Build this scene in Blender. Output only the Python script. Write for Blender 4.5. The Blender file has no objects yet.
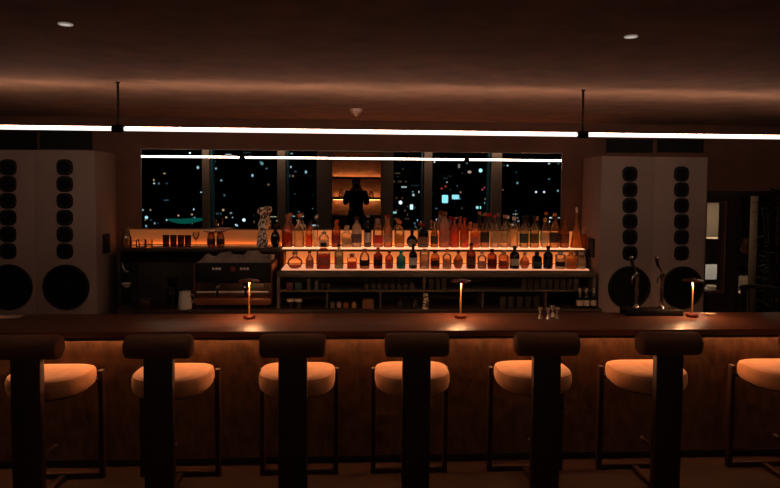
import bpy, bmesh, math, random
from mathutils import Vector, Matrix
random.seed(7)
PI = math.pi
S = bpy.context.scene
C = S.collection

# ------------------------------------------------------------------ camera
F = 620.0
CAM = Vector((0, 0, 2.17))
cd = bpy.data.cameras.new('camera'); cam = bpy.data.objects.new('camera', cd); C.objects.link(cam)
cd.sensor_width = 36; cd.lens = F / 780 * 36; cd.clip_start = 0.02; cd.clip_end = 400
YAW, TILT, ROLL = math.radians(-3.14), math.radians(-2.75), math.radians(0.47)
RM = Matrix.Rotation(YAW, 3, 'Z') @ Matrix.Rotation(PI/2 + TILT, 3, 'X') @ Matrix.Rotation(ROLL, 3, 'Z')
cam.matrix_world = Matrix.Translation(CAM) @ RM.to_4x4()
SHY = -30 / 780
cd.shift_y = SHY
S.camera = cam
def ray(px, py):
    return RM @ Vector(((px-390)/F, (244-py)/F + SHY*780/F, -1))
def at(px, py, Y):                      # place seen at a pixel, on the plane of depth Y
    d = ray(px, py); return CAM + d * (Y / d.y)
def atz(px, py, z):                     # place seen at a pixel, on the level z
    d = ray(px, py); return CAM + d * ((z - CAM.z) / d.z)
MY = 6.53                               # wall behind the bar
def refl(px, py, D):                    # place seen in the mirror at a pixel, D metres along the ray's depth
    p = at(px, py, D); return Vector((p.x, 2*MY - D, p.z))

# ------------------------------------------------------------------ materials
def srgb(h):
    h = h.lstrip('#'); c = [int(h[i:i+2], 16)/255 for i in (0, 2, 4)]
    return tuple(x/12.92 if x < .04045 else ((x+.055)/1.055)**2.4 for x in c) + (1,)
def base(name):
    m = bpy.data.materials.new(name); m.use_nodes = True
    return m, m.node_tree, m.node_tree.nodes['Principled BSDF']
def mat(name, col, rough=.6, metal=0, var=.18, scale=8, bump=.1, stretch=(1,1,1), spec=.5, sheen=0):
    m, nt, b = base(name)
    N, L = nt.nodes, nt.links
    tc = N.new('ShaderNodeTexCoord'); mp = N.new('ShaderNodeMapping'); mp.inputs['Scale'].default_value = stretch
    nz = N.new('ShaderNodeTexNoise'); nz.inputs['Scale'].default_value = scale; nz.inputs['Detail'].default_value = 6
    L.new(tc.outputs['Object'], mp.inputs['Vector']); L.new(mp.outputs['Vector'], nz.inputs['Vector'])
    cr = N.new('ShaderNodeValToRGB'); c = srgb(col)
    cr.color_ramp.elements[0].position = .3; cr.color_ramp.elements[1].position = .7
    cr.color_ramp.elements[0].color = tuple(x*(1-var) for x in c[:3]) + (1,)
    cr.color_ramp.elements[1].color = tuple(min(1, x*(1+var)) for x in c[:3]) + (1,)
    L.new(nz.outputs['Fac'], cr.inputs['Fac']); L.new(cr.outputs['Color'], b.inputs['Base Color'])
    b.inputs['Roughness'].default_value = rough; b.inputs['Metallic'].default_value = metal
    b.inputs['Specular IOR Level'].default_value = spec
    if sheen: b.inputs['Sheen Weight'].default_value = sheen
    if bump:
        bp = N.new('ShaderNodeBump'); bp.inputs['Strength'].default_value = bump; bp.inputs['Distance'].default_value = .01
        L.new(nz.outputs['Fac'], bp.inputs['Height']); L.new(bp.outputs['Normal'], b.inputs['Normal'])
    return m
def emit(name, col, st):
    m, nt, b = base(name)
    b.inputs['Base Color'].default_value = (0.8, .8, .8, 1)
    b.inputs['Emission Color'].default_value = srgb(col); b.inputs['Emission Strength'].default_value = st
    return m
def glassy(name, col, transp=.6, trans=.25, rough=.05, pw=1, ior=1.45):
    m = bpy.data.materials.new(name); m.use_nodes = True; nt = m.node_tree; N, L = nt.nodes, nt.links
    N.remove(N['Principled BSDF']); out = N['Material Output']; c = tuple(q**pw for q in srgb(col))
    t = N.new('ShaderNodeBsdfTransparent'); t.inputs['Color'].default_value = c
    tl = N.new('ShaderNodeBsdfTranslucent'); tl.inputs['Color'].default_value = c
    g = N.new('ShaderNodeBsdfGlossy'); g.inputs['Roughness'].default_value = rough
    fr = N.new('ShaderNodeFresnel'); fr.inputs['IOR'].default_value = ior
    m1 = N.new('ShaderNodeMixShader'); m1.inputs[0].default_value = trans/(trans+transp)
    L.new(t.outputs[0], m1.inputs[1]); L.new(tl.outputs[0], m1.inputs[2])
    m2 = N.new('ShaderNodeMixShader'); L.new(fr.outputs[0], m2.inputs[0]); L.new(m1.outputs[0], m2.inputs[1]); L.new(g.outputs[0], m2.inputs[2])
    L.new(m2.outputs[0], out.inputs['Surface'])
    return m
_cache = {}
def col(c, rough=.5, metal=0, **k):
    key = (c, rough, metal)
    if key not in _cache: _cache[key] = mat('paint_'+c.strip('#'), c, rough, metal, var=.08, bump=0, **k)
    return _cache[key]
def gl(c, transp=.55, trans=.4):
    key = ('g', c, transp)
    if key not in _cache: _cache[key] = glassy('glass_'+c.strip('#'), c, transp, trans, pw=.24)
    return _cache[key]

M_ceil = mat('ceiling_plaster', '#8f6b57', .9, var=.22, scale=5, bump=.2)
M_wall = mat('brown_plaster', '#6e4a3a', .85, var=.15, scale=4, bump=.3)
M_wallD = mat('dark_panel', '#2c1c16', .6, var=.15, scale=4, bump=.1)
M_floor = mat('floor_wood', '#33221a', .45, var=.3, scale=6, bump=.1, stretch=(.6, 6, 1))
M_carpet = mat('platform_carpet', '#1a1411', .95, var=.3, scale=60, bump=.3)
M_bartop = mat('bar_top_wood', '#5c3626', .42, var=.3, scale=3, bump=.06, stretch=(.7, 7, 5))
M_fascia = mat('bar_fascia', '#1c100c', .6)
M_panel = mat('bar_front_suede', '#64482f', .9, var=.38, scale=9, bump=1.0, stretch=(1.4, 1, .8))
M_black = mat('black_metal', '#080808', .6, 0, bump=0, spec=.3)
M_blackm = mat('matte_black', '#0b0a0a', .8, bump=0)
M_cone = mat('speaker_cone', '#060606', .9, spec=.2, bump=.1, scale=40)
M_spk = mat('speaker_cabinet_paint', '#927c74', .7, var=.06, scale=3, bump=.1)
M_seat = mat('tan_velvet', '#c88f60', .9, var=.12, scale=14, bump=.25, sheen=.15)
M_back = mat('tan_velvet_shaded', '#6b4a36', .92, var=.12, scale=14, bump=.25)  # same velvet as the seat, with its shade darkened into the colour
M_stoolw = mat('stool_wood', '#2c140d', .5, var=.3, scale=8, bump=.05, stretch=(6, 6, .6))
M_shelf = mat('shelf_metal', '#5e5246', .5, .2)
M_cab = mat('cabinet_dark', '#2a201b', .6)
M_counter = mat('back_counter', '#3a2a22', .4)
M_satin = mat('satin_steel', '#dcd2c8', .35, .4, var=.02, bump=0)
M_chrome = mat('chrome', '#c8c4c0', .15, 1, var=.02, bump=0)
M_brass = mat('brass', '#c08040', .28, 1, var=.1, bump=0)
M_stem = mat('satin_gold', '#e6b074', .45, .3, bump=0)
M_copper = mat('copper_orange', '#6e3420', .38, .5, var=.1, bump=0)
M_steel = mat('brushed_steel', '#6f625a', .35, .9, bump=.02)
M_det = mat('detector_plastic', '#c4ab9b', .6, bump=0)
M_white = mat('white_ceramic', '#cfc4b8', .4, bump=0, var=.04)
M_cloth = mat('grey_towel', '#8a7c72', .95, scale=30, bump=.5)
M_skin = mat('skin', '#8a5a42', .6, bump=.02)
M_cloth_black = mat('black_clothing', '#0c0b0c', .9, scale=30)
M_hair = mat('dark_hair', '#0b0807', .7)
M_column = mat('column_plaster', '#8f7a6e', .8, var=.08)
M_mull = mat('mullion_city_lit', '#2f6478', .5)  # bluish city light on the frame edge put into its colour
M_leaf = mat('dark_leaves', '#141d0f', .95, bump=0, spec=.1)
M_pot = mat('black_pot', '#14100e', .6)
M_far = mat('far_room_wall', '#3b2a22', .8)
M_cream = mat('cream_curtain', '#4e4438', .9, stretch=(20, 20, .4), var=.3)
M_book = mat('white_book', '#d6cfc4', .7)
M_splash = mat('peach_backing', '#b57a48', .7, bump=0)
M_paper = mat('paper', '#c9b4a0', .8, bump=0)
M_mirror, _, b = base('mirror_glass'); b.inputs['Base Color'].default_value = (.76, .77, .76, 1); b.inputs['Metallic'].default_value = 1; b.inputs['Roughness'].default_value = 0
M_clear = glassy('clear_glass', '#f8f6f2', .9, .04, .03)
M_cabg = glassy('cabinet_glass', '#e8dcd0', .5, .4, .12)
M_pane = glassy('window_glass', '#e6ecf0', .98, .005, .01, ior=1.15)
M_bld = mat('tower_facade', '#0d1014', .7, bump=0)
E_pend = emit('pendant_light', '#fff0e4', 1.6)
E_up = emit('uplight_strip', '#ffd8bc', 38.0)
E_bar = emit('bar_led', '#ffb078', 100.0)
E_ledge = emit('ledge_led', '#ff9a54', 13)
E_shelf = emit('shelf_led', '#ffa274', .75)
E_back = emit('added_backing_glow', '#ff9450', .42)  # added glowing sheet standing in for strip light on the backing
E_backl = emit('added_backing_glow_left', '#ff9450', .12)  # same added glow for the wall over the left ledge
for m_ in (E_back, E_backl): m_.node_tree.nodes['Principled BSDF'].inputs['Base Color'].default_value = srgb('#b57a48')
E_ring = emit('ring_glint_glow', '#d8c8bc', .22)  # highlight on the unlit downlight's ring, put in as a faint glow
E_shelfu = emit('shelf_led_upper', '#ffa878', 1.5)
E_tl = emit('table_lamp_led', '#ffb880', 430.0)
E_stem = emit('lamp_stem_glow', '#ff9440', 1.0)
E_niche = emit('niche_led', '#ffa868', 20.0)
E_colfill = emit('column_fill_bulb', '#ffd8b8', 1900)  # for the added lights over the rear columns

# ------------------------------------------------------------------ mesh helpers
class B:
    def __init__(s): s.bm = bmesh.new()
    def box(s, x0, x1, y0, y1, z0, z1, bev=0, seg=2):
        t = bmesh.new(); bmesh.ops.create_cube(t, size=1)
        for v in t.verts:
            v.co = Vector((x0+(v.co.x+.5)*(x1-x0), y0+(v.co.y+.5)*(y1-y0), z0+(v.co.z+.5)*(z1-z0)))
        if bev: bmesh.ops.bevel(t, geom=t.edges[:], offset=bev, segments=seg, affect='EDGES', profile=.5)
        s.merge(t); return s
    def merge(s, t, M=None):
        if M is not None: bmesh.ops.transform(t, matrix=M, verts=t.verts)
        me = bpy.data.meshes.new('tmp'); t.to_mesh(me); t.free(); s.bm.from_mesh(me); bpy.data.meshes.remove(me)
    def lathe(s, prof, c=(0,0,0), seg=24, axis='Z', sx=1, sy=1, flat=0):
        t = bmesh.new(); rings = []
        for r, z in prof:
            if r < 1e-5: rings.append([t.verts.new((0, 0, z))]); continue
            ring = []
            for i in range(seg):
                a = 2*PI*(i+.5)/seg; x, y = math.cos(a), math.sin(a)
                if flat:
                    k = (abs(x)**flat+abs(y)**flat)**(-1/flat); x *= k; y *= k
                ring.append(t.verts.new((r*x*sx, r*y*sy, z)))
            rings.append(ring)
        for a, b_ in zip(rings, rings[1:]):
            for i in range(seg):
                j = (i+1) % seg
                if len(a) == 1 and len(b_) == 1: continue
                if len(a) == 1: t.faces.new((a[0], b_[i], b_[j]))
                elif len(b_) == 1: t.faces.new((a[i], a[j], b_[0]))
                else: t.faces.new((a[i], a[j], b_[j], b_[i]))
        if len(rings[0]) > 1 and prof[0] != prof[-1]: t.faces.new(rings[0][::-1])
        if len(rings[-1]) > 1 and prof[0] != prof[-1]: t.faces.new(rings[-1])
        R = {'Z': Matrix(), 'Y': Matrix.Rotation(PI/2, 4, 'X'), 'X': Matrix.Rotation(PI/2, 4, 'Y')}[axis]
        s.merge(t, Matrix.Translation(Vector(c)) @ R); return s
    def tube(s, pts, r, seg=12, rs=None):
        pts = [Vector(p) for p in pts]; t = bmesh.new(); rings = []
        up = Vector((0, 0, 1)) if abs((pts[1]-pts[0]).normalized().z) < .9 else Vector((1, 0, 0))
        for i, p in enumerate(pts):
            d = (pts[min(i+1, len(pts)-1)] - pts[max(i-1, 0)]).normalized()
            u = d.cross(up).normalized(); w = d.cross(u).normalized()
            rr = rs[i] if rs else r
            rings.append([t.verts.new(p + (u*math.cos(2*PI*k/seg) + w*math.sin(2*PI*k/seg))*rr) for k in range(seg)])
        for a, b_ in zip(rings, rings[1:]):
            for k in range(seg): t.faces.new((a[k], a[(k+1) % seg], b_[(k+1) % seg], b_[k]))
        t.faces.new(rings[0][::-1]); t.faces.new(rings[-1]); s.merge(t); return s
    def ball(s, c, r, sc=(1,1,1), u=16, v=10):
        t = bmesh.new(); bmesh.ops.create_uvsphere(t, u_segments=u, v_segments=v, radius=r)
        s.merge(t, Matrix.Translation(Vector(c)) @ Matrix.Diagonal((*sc, 1))); return s
def obj(name, b, m, parent=None, smooth=True):
    me = bpy.data.meshes.new(name); bmesh.ops.recalc_face_normals(b.bm, faces=b.bm.faces[:]); b.bm.to_mesh(me); b.bm.free()
    if smooth:
        for p in me.polygons: p.use_smooth = True
        try: me.set_sharp_from_angle(angle=math.radians(38))
        except Exception: pass
    me.materials.append(m)
    o = bpy.data.objects.new(name, me); C.objects.link(o)
    if parent is not None: o.parent = parent
    return o
def tag(o, label, cat, group=None, kind=None):
    o['label'] = label; o['category'] = cat
    if group: o['group'] = group
    if kind: o['kind'] = kind
    return o
def thing(name, label, cat, loc=(0,0,0), rz=0, group=None):
    o = bpy.data.objects.new(name, None); C.objects.link(o); o.location = loc; o.rotation_euler = (0, 0, rz); o.empty_display_size = .05
    return tag(o, label, cat, group)
def struct(name, b, m, label=None, parent=None):
    o = obj(name, b, m, parent, smooth=False)
    if parent is None: o['kind'] = 'structure'
    return o
def dup(root, loc, label=None, rz=None, scale=None):
    r = root.copy(); C.objects.link(r); r.location = loc
    if rz is not None: r.rotation_euler = (0, 0, rz)
    if scale: r.scale = scale
    if label: r['label'] = label
    for ch in list(root.children):
        c = ch.copy(); C.objects.link(c); c.parent = r
        for g in list(ch.children):
            d = g.copy(); C.objects.link(d); d.parent = c
    return r

# ------------------------------------------------------------------ room shell
CZ = at(119, 82, 4.25).z                 # underside of the ceiling over the bar
XL, XR, YR = -6.6, 8.6, -3.94
HZ = 3.7                                 # higher ceiling over the lounge
struct('floor', B().box(XL, XR, 1.5, 13.2, -.12, 0), M_floor)
struct('floor_platform', B().box(XL, XR, YR-.8, 1.5, -.12, .57), M_carpet)
struct('ceiling', B().box(XL, XR, 1.5, 13.2, CZ, HZ+.1), M_ceil)
struct('ceiling_lounge', B().box(XL, XR, YR-.8, 1.5, HZ, HZ+.1), M_ceil)
struct('wall_left', B().box(XL-.12, XL, YR-.8, 13.2, -.12, HZ+.1), M_wall)
struct('wall_right', B().box(XR, XR+.12, YR-.8, 13.2, -.12, HZ+.1), M_wall)
# wall behind the bar: solid to the right edge of the speakers, then openings
sx = at(706, 250, MY).x
w1 = at(717.5, 250, MY+.12).x
d0 = at(737, 250, MY).x; d1 = at(757, 250, MY+.12).x
ztop = at(712, 203, MY).z; dtop = at(745, 196, MY).z; zbot = at(712, 291, MY).z
b = B().box(XL, sx, MY, MY+.12, 0, CZ)
b.box(sx, w1, MY, MY+.12, 0, zbot); b.box(sx, w1, MY, MY+.12, ztop, CZ)
b.box(w1, d0, MY, MY+.12, 0, CZ)
b.box(d0, d1, MY, MY+.12, dtop, CZ)
b.box(d1, XR, MY, MY+.12, 0, CZ)
struct('wall_back', b, M_wall)
# darker timber lining around the doorway
zt = at(740, 191, MY).z
b = B().box(sx+.0, d0-.0, MY-.03, MY, ztop+.02, zt).box(w1+.02, d0-.03, MY-.03, MY, 0, ztop+.02).box(sx, w1+.02, MY-.03, MY, 0, zbot-.02)
b.box(d1+.03, d1+.9, MY-.03, MY, 0, zt)
b.box(d0, d1+.03, MY-.03, MY, dtop+.03, zt)
struct('trim_1', b, M_wallD)
struct('window_1', B().box(sx, w1, MY+.05, MY+.062, zbot, ztop), M_pane)
fr = B()
for a, c in ((d0-.03, d0), (d1, d1+.03)): fr.box(a, c, MY-.045, MY+.13, 0, dtop+.03)
fr.box(d0, d1, MY-.045, MY+.13, dtop, dtop+.03)
struct('door_1', fr, M_fascia)
struct('wall_far', B().box(XL, XR, 13.0, 13.12, 0, CZ), M_far)
# rear wall with big windows, columns
cols = [(112, 122), (203.5, 210.5), (278, 286), (317, 331), (382, 393), (423.5, 431.5), (490, 500.5), (585, 598)]
DR = 17.0
cx = [(refl(a, 190, DR).x, refl(c, 190, DR).x) for a, c in cols]
b = B().box(XL, cx[0][0]-.8, YR-.3, YR, .57, HZ).box(cx[-1][1]+.8, XR, YR-.3, YR, .57, HZ)
b.box(cx[0][0]-.8, cx[-1][1]+.8, YR-.3, YR, .57, .75).box(cx[0][0]-.8, cx[-1][1]+.8, YR-.3, YR, 3.35, HZ)
struct('wall_rear', b, M_wallD)
for i, (a, c) in enumerate(cx):
    struct('trim_%d' % (i+2), B().box(a, c, YR-.32, YR+.12, .57, HZ), M_column)
for i, (j, sd) in enumerate(((1, 1), (2, 1), (5, -1), (6, -1))):
    a, c = cx[j]; x = c if sd > 0 else a-.07
    struct('trim_%d' % (i+10), B().box(x, x+.07, YR-.26, YR+.05, .57, HZ), M_mull)
k = 2
for i in range(-1, len(cx)):
    if i == 3: continue
    x0 = cx[i][1] if i >= 0 else cx[0][0]-.8; x1 = cx[i+1][0] if i < len(cx)-1 else cx[-1][1]+.8
    struct('window_%d' % k, B().box(x0, x1, YR-.2, YR-.188, .75, 3.35), M_pane); k += 1
struct('baseboard_back', B().box(-3.7, sx, MY-.015, MY, 0, .1), M_fascia)

# ------------------------------------------------------------------ wall mirror
mx0, mx1 = at(142, 190, MY).x, at(560.5, 190, MY).x
mz0, mz1 = at(350, 229, MY).z, at(350, 151.5, MY).z
t = thing('wall_mirror', 'long frameless wall mirror behind the bar reflecting city lights', 'mirror', ((mx0+mx1)/2, MY-.001, mz0))
hw = (mx1-mx0)/2
obj('glass', B().box(-hw, hw, -.012, 0, 0, mz1-mz0), M_mirror, t, False)
b = B()
for a in (-hw-.008, hw): b.box(a, a+.008, -.016, 0, -.008, mz1-mz0+.008)
b.box(-hw, hw, -.016, 0, -.008, 0); b.box(-hw, hw, -.016, 0, mz1-mz0, mz1-mz0+.008)
obj('edge_trim', b, M_steel, t, False)

# ------------------------------------------------------------------ pendant line lights
LY = 4.25
zl = at(350, 131.8, LY).z
def pend(px0, px1, label, hang):
    x0, x1 = at(px0, 131, LY).x, at(px1, 131, LY).x
    t = thing('linear_pendant_light', label, 'pendant light', ((x0+x1)/2, LY, zl), 0, 'line lights over the bar')
    h = (x1-x0)/2
    obj('light_tube', B().tube([(-h, 0, 0), (h, 0, 0)], .0132, 16), E_pend, t)
    obj('uplight_strip', B().box(-h, h, -.008, .008, .0124, .0154), E_up, t).rotation_euler.x = -1.05
    b = B()
    for s_ in (-1, 1): b.tube([(s_*h, 0, 0), (s_*(h+.012), 0, 0)], .018, 16)
    obj('end_cap', b, M_black, t)
    return t
pend(-150, 112, 'leftmost white line light, cut by the left picture edge', 0)
pend(124.5, 577, 'long white line light in the middle, between the two hanging rods', 0)
pend(588, 930, 'rightmost white line light, running off the right picture edge', 0)
for px, lb in ((118.4, 'black hanging rod holding the line lights, above the left speakers'), (582.4, 'black hanging rod holding the line lights, above the right speakers')):
    x = at(px, 131, LY).x
    t = thing('suspension_rod', lb, 'rod', (x, LY, CZ), 0, 'rods of the line lights')
    obj('rod', B().tube([(0, 0, 0), (0, 0, zl-CZ+.02)], .008), M_blackm, t)
    obj('connector', B().box(-.036, .036, -.02, .02, zl-CZ-.024, zl-CZ+.024, .003), M_black, t)
    obj('ceiling_cup', B().lathe([(0, -.008), (.014, -.008), (.016, 0)]), M_blackm, t)

# ------------------------------------------------------------------ recessed ceiling lights, detector
for (px, py, lb) in ((65.5, 23.5, 'round recessed ceiling spotlight at the upper left, its ring highlight made to glow'), (631, 36, 'round recessed ceiling spotlight at the upper right, its ring highlight made to glow')):
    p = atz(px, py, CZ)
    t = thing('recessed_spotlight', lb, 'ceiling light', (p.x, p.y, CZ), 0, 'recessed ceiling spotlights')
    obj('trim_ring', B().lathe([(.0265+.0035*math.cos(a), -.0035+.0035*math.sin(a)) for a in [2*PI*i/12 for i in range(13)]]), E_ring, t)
    obj('reflector', B().lathe([(0, -.003), (.01, -.0035), (.022, -.002), (.022, 0)]), M_blackm, t)
p = atz(356, 109, CZ)
t = thing('smoke_detector', 'small white round smoke detector on the ceiling above the mirror', 'smoke detector', (p.x, p.y, CZ))
obj('base_ring', B().lathe([(0, -.012), (.06, -.012), (.062, 0)]), M_det, t)
obj('housing', B().lathe([(0, -.05), (.025, -.048), (.044, -.036), (.053, -.02), (.055, -.012), (0, -.012)]), M_det, t)
obj('sensor_tip', B().lathe([(0, -.066), (.012, -.064), (.014, -.05), (0, -.05)]), M_det, t)

# ------------------------------------------------------------------ bar counter
BF, BB, BP, BZ = 4.48, 5.10, 4.74, 1.10
zt_, zb_ = BZ, BZ-.055
t = thing('bar_counter', 'long dark wooden bar counter with glowing strip under its top', 'bar counter', (0, BP, 0))
obj('countertop', B().box(-4.2, 4.6, BF-BP, BB-BP, zb_+.012, zt_, .006), M_bartop, t)
obj('fascia', B().box(-4.2, 4.6, BF-BP+.004, BF-BP+.03, zb_-.01, zb_+.012), M_fascia, t)
obj('front_panel', B().box(-4.2, 4.6, 0, .05, .045, zb_+.012), M_panel, t)
obj('plinth', B().box(-4.2, 4.6, .01, .08, 0, .045).box(-4.2, 4.6, -.008, -.001, .045, .06), M_fascia, t)
obj('light_strip', B().box(-4.2, 4.6, -.020, -.010, zb_+.002, zb_+.012), E_bar, t)
obj('back_panel', B().box(-4.2, 4.6, .22, .25, 0, zb_+.012), M_fascia, t)

# ------------------------------------------------------------------ bar stools
def seat_bm():
    b = B(); t = bmesh.new(); seg = 48; rings = []
    prof = [(.80, 0), (.90, .004), (.97, .02), (1.0, .05), (1.0, .085), (.99, .1), (.965, .112), (.9, .119), (.75, .122), (.4, .124)]
    for k, z in prof:
        ring = []
        for i in range(seg):
            a = 2*PI*i/seg; c, s_ = math.cos(a), math.sin(a); n = 4.5 if s_ > 0 else 2.3
            q = (abs(c)**n + abs(s_)**n)**(-1/n)
            ring.append(t.verts.new((.268*k*c*q, (.25 if s_ < 0 else .2)*k*s_*q, z)))
        rings.append(ring)
    for a, c in zip(rings, rings[1:]):
        for i in range(seg): t.faces.new((a[i], a[(i+1) % seg], c[(i+1) % seg], c[i]))
    t.faces.new(rings[0][::-1]); t.faces.new(rings[-1]); b.merge(t); return b
PY = 4.09
def make_stool(label):
    t = thing('bar_stool', label, 'bar stool', (0, PY, 0), 0, 'bar stools along the counter')
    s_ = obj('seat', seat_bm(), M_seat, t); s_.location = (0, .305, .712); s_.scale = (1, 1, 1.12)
    pp = obj('seat_pan', B().lathe([(.0, 0), (.19, 0), (.205, .02), (0, .02)], seg=32, sx=1.05, sy=.95), M_stoolw, t); pp.location = (0, .305, .692)
    obj('back_post', B().box(-.094, .094, -.03, .03, 0, 1.1, .006), M_stoolw, t)
    r = .079
    prof = [(0, -.216), (r*.75, -.214), (r*.93, -.204), (r, -.185), (r, .185), (r*.93, .204), (r*.75, .214), (0, .216)]
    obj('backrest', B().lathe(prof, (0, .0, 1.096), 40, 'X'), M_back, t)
    for s in (-1, 1):
        obj('leg', B().box(s*.272-.017, s*.272+.017, .46, .51, 0, .8, .004), M_stoolw, t)
        obj('bracket', B().box(min(s*.2, s*.256), max(s*.2, s*.256), .47, .5, .71, .735, .002), M_stoolw, t)
    obj('floor_rail', B().box(-.255, .255, .465, .505, 0, .04, .004), M_stoolw, t)
    obj('stretcher', B().box(-.022, .022, .03, .46, .005, .035, .003), M_stoolw, t)
    obj('footrest', B().tube([(-.0, .03, .29), (0, .36, .29)], .017), M_stoolw, t)
    return t
spx = [(28, 'leftmost of the bar stools, its back roll cut by the left picture edge'),
       (159.5, 'second bar stool from the left, below the first small lamp to its right'),
       (293, 'third bar stool from the left, next right of the first table lamp'),
       (416, 'fourth bar stool from the left, the middle one, before the second table lamp'),
       (545.5, 'fifth bar stool from the left, in front of the small metal cups'),
       (667, 'sixth bar stool from the left, in front of the beer taps')]
s0 = None
for px, lb in spx:
    x = at(px, 400, PY).x
    if s0 is None: s0 = make_stool(lb); s0.location.x = x
    else: dup(s0, (x, PY, 0), lb)
x7 = at(730, 420, PY+.485).x + .272
dup(s0, (x7, PY, 0), 'rightmost bar stool, cut by the right picture edge')

# ------------------------------------------------------------------ table lamps on the bar
def make_lamp(label, loc):
    t = thing('table_lamp', label, 'table lamp', loc, 0, 'cordless lamps on the bar')
    obj('base', B().lathe([(0, 0), (.044, 0), (.047, .004), (.047, .02), (.04, .028), (.012, .03), (0, .03)]), M_copper, t)
    obj('stem', B().lathe([(0, .03), (.0065, .03), (.0065, .296), (0, .296)], seg=16), M_stem, t)
    s = obj('shade', B().lathe([(.01, .3), (.072, .296), (.08, .292), (.082, .296), (.078, .303), (.02, .314), (0, .315)]), M_copper, t)
    obj('light_disc', B().lathe([(.009, .2955), (.03, .2915), (.032, .294), (.012, .2985), (.009, .2955)]), E_tl, t)
    return t
L0 = None
for px, py, lb in ((249.3, 318.3, 'small brass table lamp before the coffee machine, leftmost of three'),
               (460.5, 317.8, 'small brass table lamp below the bottle shelves, the middle of three'),
               (692, 316.6, 'small brass table lamp before the right speakers, rightmost of three')):
    p = atz(px, py, BZ)
    if L0 is None: L0 = make_lamp(lb, p)
    else: dup(L0, p, lb)

# ------------------------------------------------------------------ menu, napkin on the bar
p = atz(8, 317, BZ)
tag(obj('paper_menu', B().box(-.11, .1, -.05, .05, 0, .003), M_paper), 'pale paper menu lying at the left end of the bar', 'menu').location = (p.x, p.y, BZ)
p = atz(707, 313.8, BZ)
tag(obj('folded_napkin', B().box(-.05, .05, -.03, .03, 0, .012, .003), M_paper), 'small folded napkin on the bar right of the rightmost lamp', 'napkin').location = (p.x, p.y-.03, BZ)

# small metal cups
def cup_mesh():
    return B().lathe([(0, 0), (.016, 0), (.0175, .004), (.021, .085), (.0195, .085), (.016, .006), (0, .006)], seg=20)
g0 = None
for px, py, lb in ((540, 318.5, 'small upright metal jigger on the bar, leftmost of the cup cluster'), (548, 319, 'small metal jigger on the bar, nearest of the cup cluster'),
                   (552.5, 316.5, 'small metal jigger on the bar, farthest back of the cup cluster'), (557, 318.7, 'small metal jigger on the bar, rightmost of the cup cluster')):
    p = atz(px, py, BZ)
    if g0 is None:
        g0 = thing('jigger', lb, 'cup', p, 0, 'metal jiggers on the bar')
        obj('cup', B().lathe([(.004, .04), (.019, .088), (.0175, .088), (.003, .045), (0, .045)], seg=20), M_satin, g0)
        obj('foot_cup', B().lathe([(.017, 0), (.004, .04), (0, .04), (0, .036), (.0155, 0), (.017, 0)], seg=20), M_satin, g0)
    else: dup(g0, p, lb)

# ------------------------------------------------------------------ beer taps with tray
tp = atz(651, 313.5, BZ); TY = BB-.085
x0, x1 = at(623, 310, TY).x, at(679, 310, TY).x
t = thing('drip_tray', 'black drip tray at the back edge of the bar below the taps', 'drip tray', ((x0+x1)/2, TY, BZ))
h = (x1-x0)/2
obj('tray', B().box(-h, h, -.07, .07, 0, .05, .006), M_black, t)
b = B()
for i in range(24): b.box(-h+.015+i*(2*h-.03)/24, -h+.021+i*(2*h-.03)/24, -.06, .06, .05, .054)
obj('grille', b, M_steel, t)
def make_tap(label, loc):
    t = thing('beer_tap', label, 'beer tap', loc, 0, 'beer taps on the drip tray')
    obj('column', B().lathe([(0, 0), (.028, 0), (.03, .006), (.02, .016), (.014, .04), (.013, .12), (.017, .15), (.013, .18), (.013, .245), (.02, .26), (.021, .285), (.012, .3), (0, .302)], seg=24), M_chrome, t)
    obj('spout', B().tube([(0, 0, .27), (-.03, -.015, .275), (-.05, -.03, .265), (-.058, -.035, .235), (-.058, -.035, .2)], .008), M_chrome, t)
    hd = obj('handle', B().tube([(0, 0, .29), (-.02, -.005, .33), (-.045, -.01, .36), (-.055, -.01, .41)], .008, rs=[.006, .008, .013, .016]), M_steel, t)
    obj('handle_knob', B().ball((-.056, -.01, .422), .018), M_chrome, hd)
    return t
t0 = make_tap('polished beer tap column on the drip tray, the left of the pair', (at(636.5, 300, TY).x, TY, BZ+.054))
dup(t0, (at(661.5, 300, TY).x, TY, BZ+.054), 'polished beer tap column on the drip tray, the right of the pair')

# ------------------------------------------------------------------ speakers
SYF = 6.02
SZT = at(60, 150.3, SYF).z
def speaker(x0, x1, drv, subp, label):
    xc, h = (x0+x1)/2, (x1-x0)/2
    t = thing('floor_speaker', label, 'speaker', (xc, SYF, 0), 0, 'tall loudspeaker towers')
    c = obj('cabinet', B().box(-h+.0006, h-.0006, 0, MY-SYF-.002, 0, SZT, .003), M_spk, t)
    for px, py in drv:
        p = at(px, py, SYF); cc = (p.x-xc, 0, p.z); R = .076
        d = obj('tweeter', B().lathe([(R, .0), (R, .008), (R-.006, .012), (.052, .011), (.05, .004), (R, 0)], cc, 32, 'Y', flat=2.9), M_black, t)
        obj('cone', B().lathe([(.056, .009), (.046, .011), (.018, .001), (.014, .002), (.008, .008), (0, .009)], cc, 28, 'Y'), M_cone, d)
    px, py = subp; p = at(px, py, SYF); cc = (p.x-xc, 0, p.z); R = .216
    d = obj('woofer', B().lathe([(R, 0), (R, .012), (R-.012, .016), (R-.022, .01), (R-.022, 0), (R, 0)], cc, 48, 'Y'), M_black, t)
    obj('cone', B().lathe([(R-.018, .008), (R-.03, .018), (R-.045, .008), (.085, .001), (.075, .004), (.05, .018), (0, .024)], cc, 48, 'Y'), M_cone, d)
    b = B()
    obj('plinth', B().box(-h+.02, h-.02, -.004, 0, 0, .08), M_black, t)
    return t
xr = at(96, 230, SYF).x; wl = .565
dl = [167.3, 184, 200.8, 217.6, 234.3, 251]
def fitx(px): return at(px, 220, SYF).x
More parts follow.
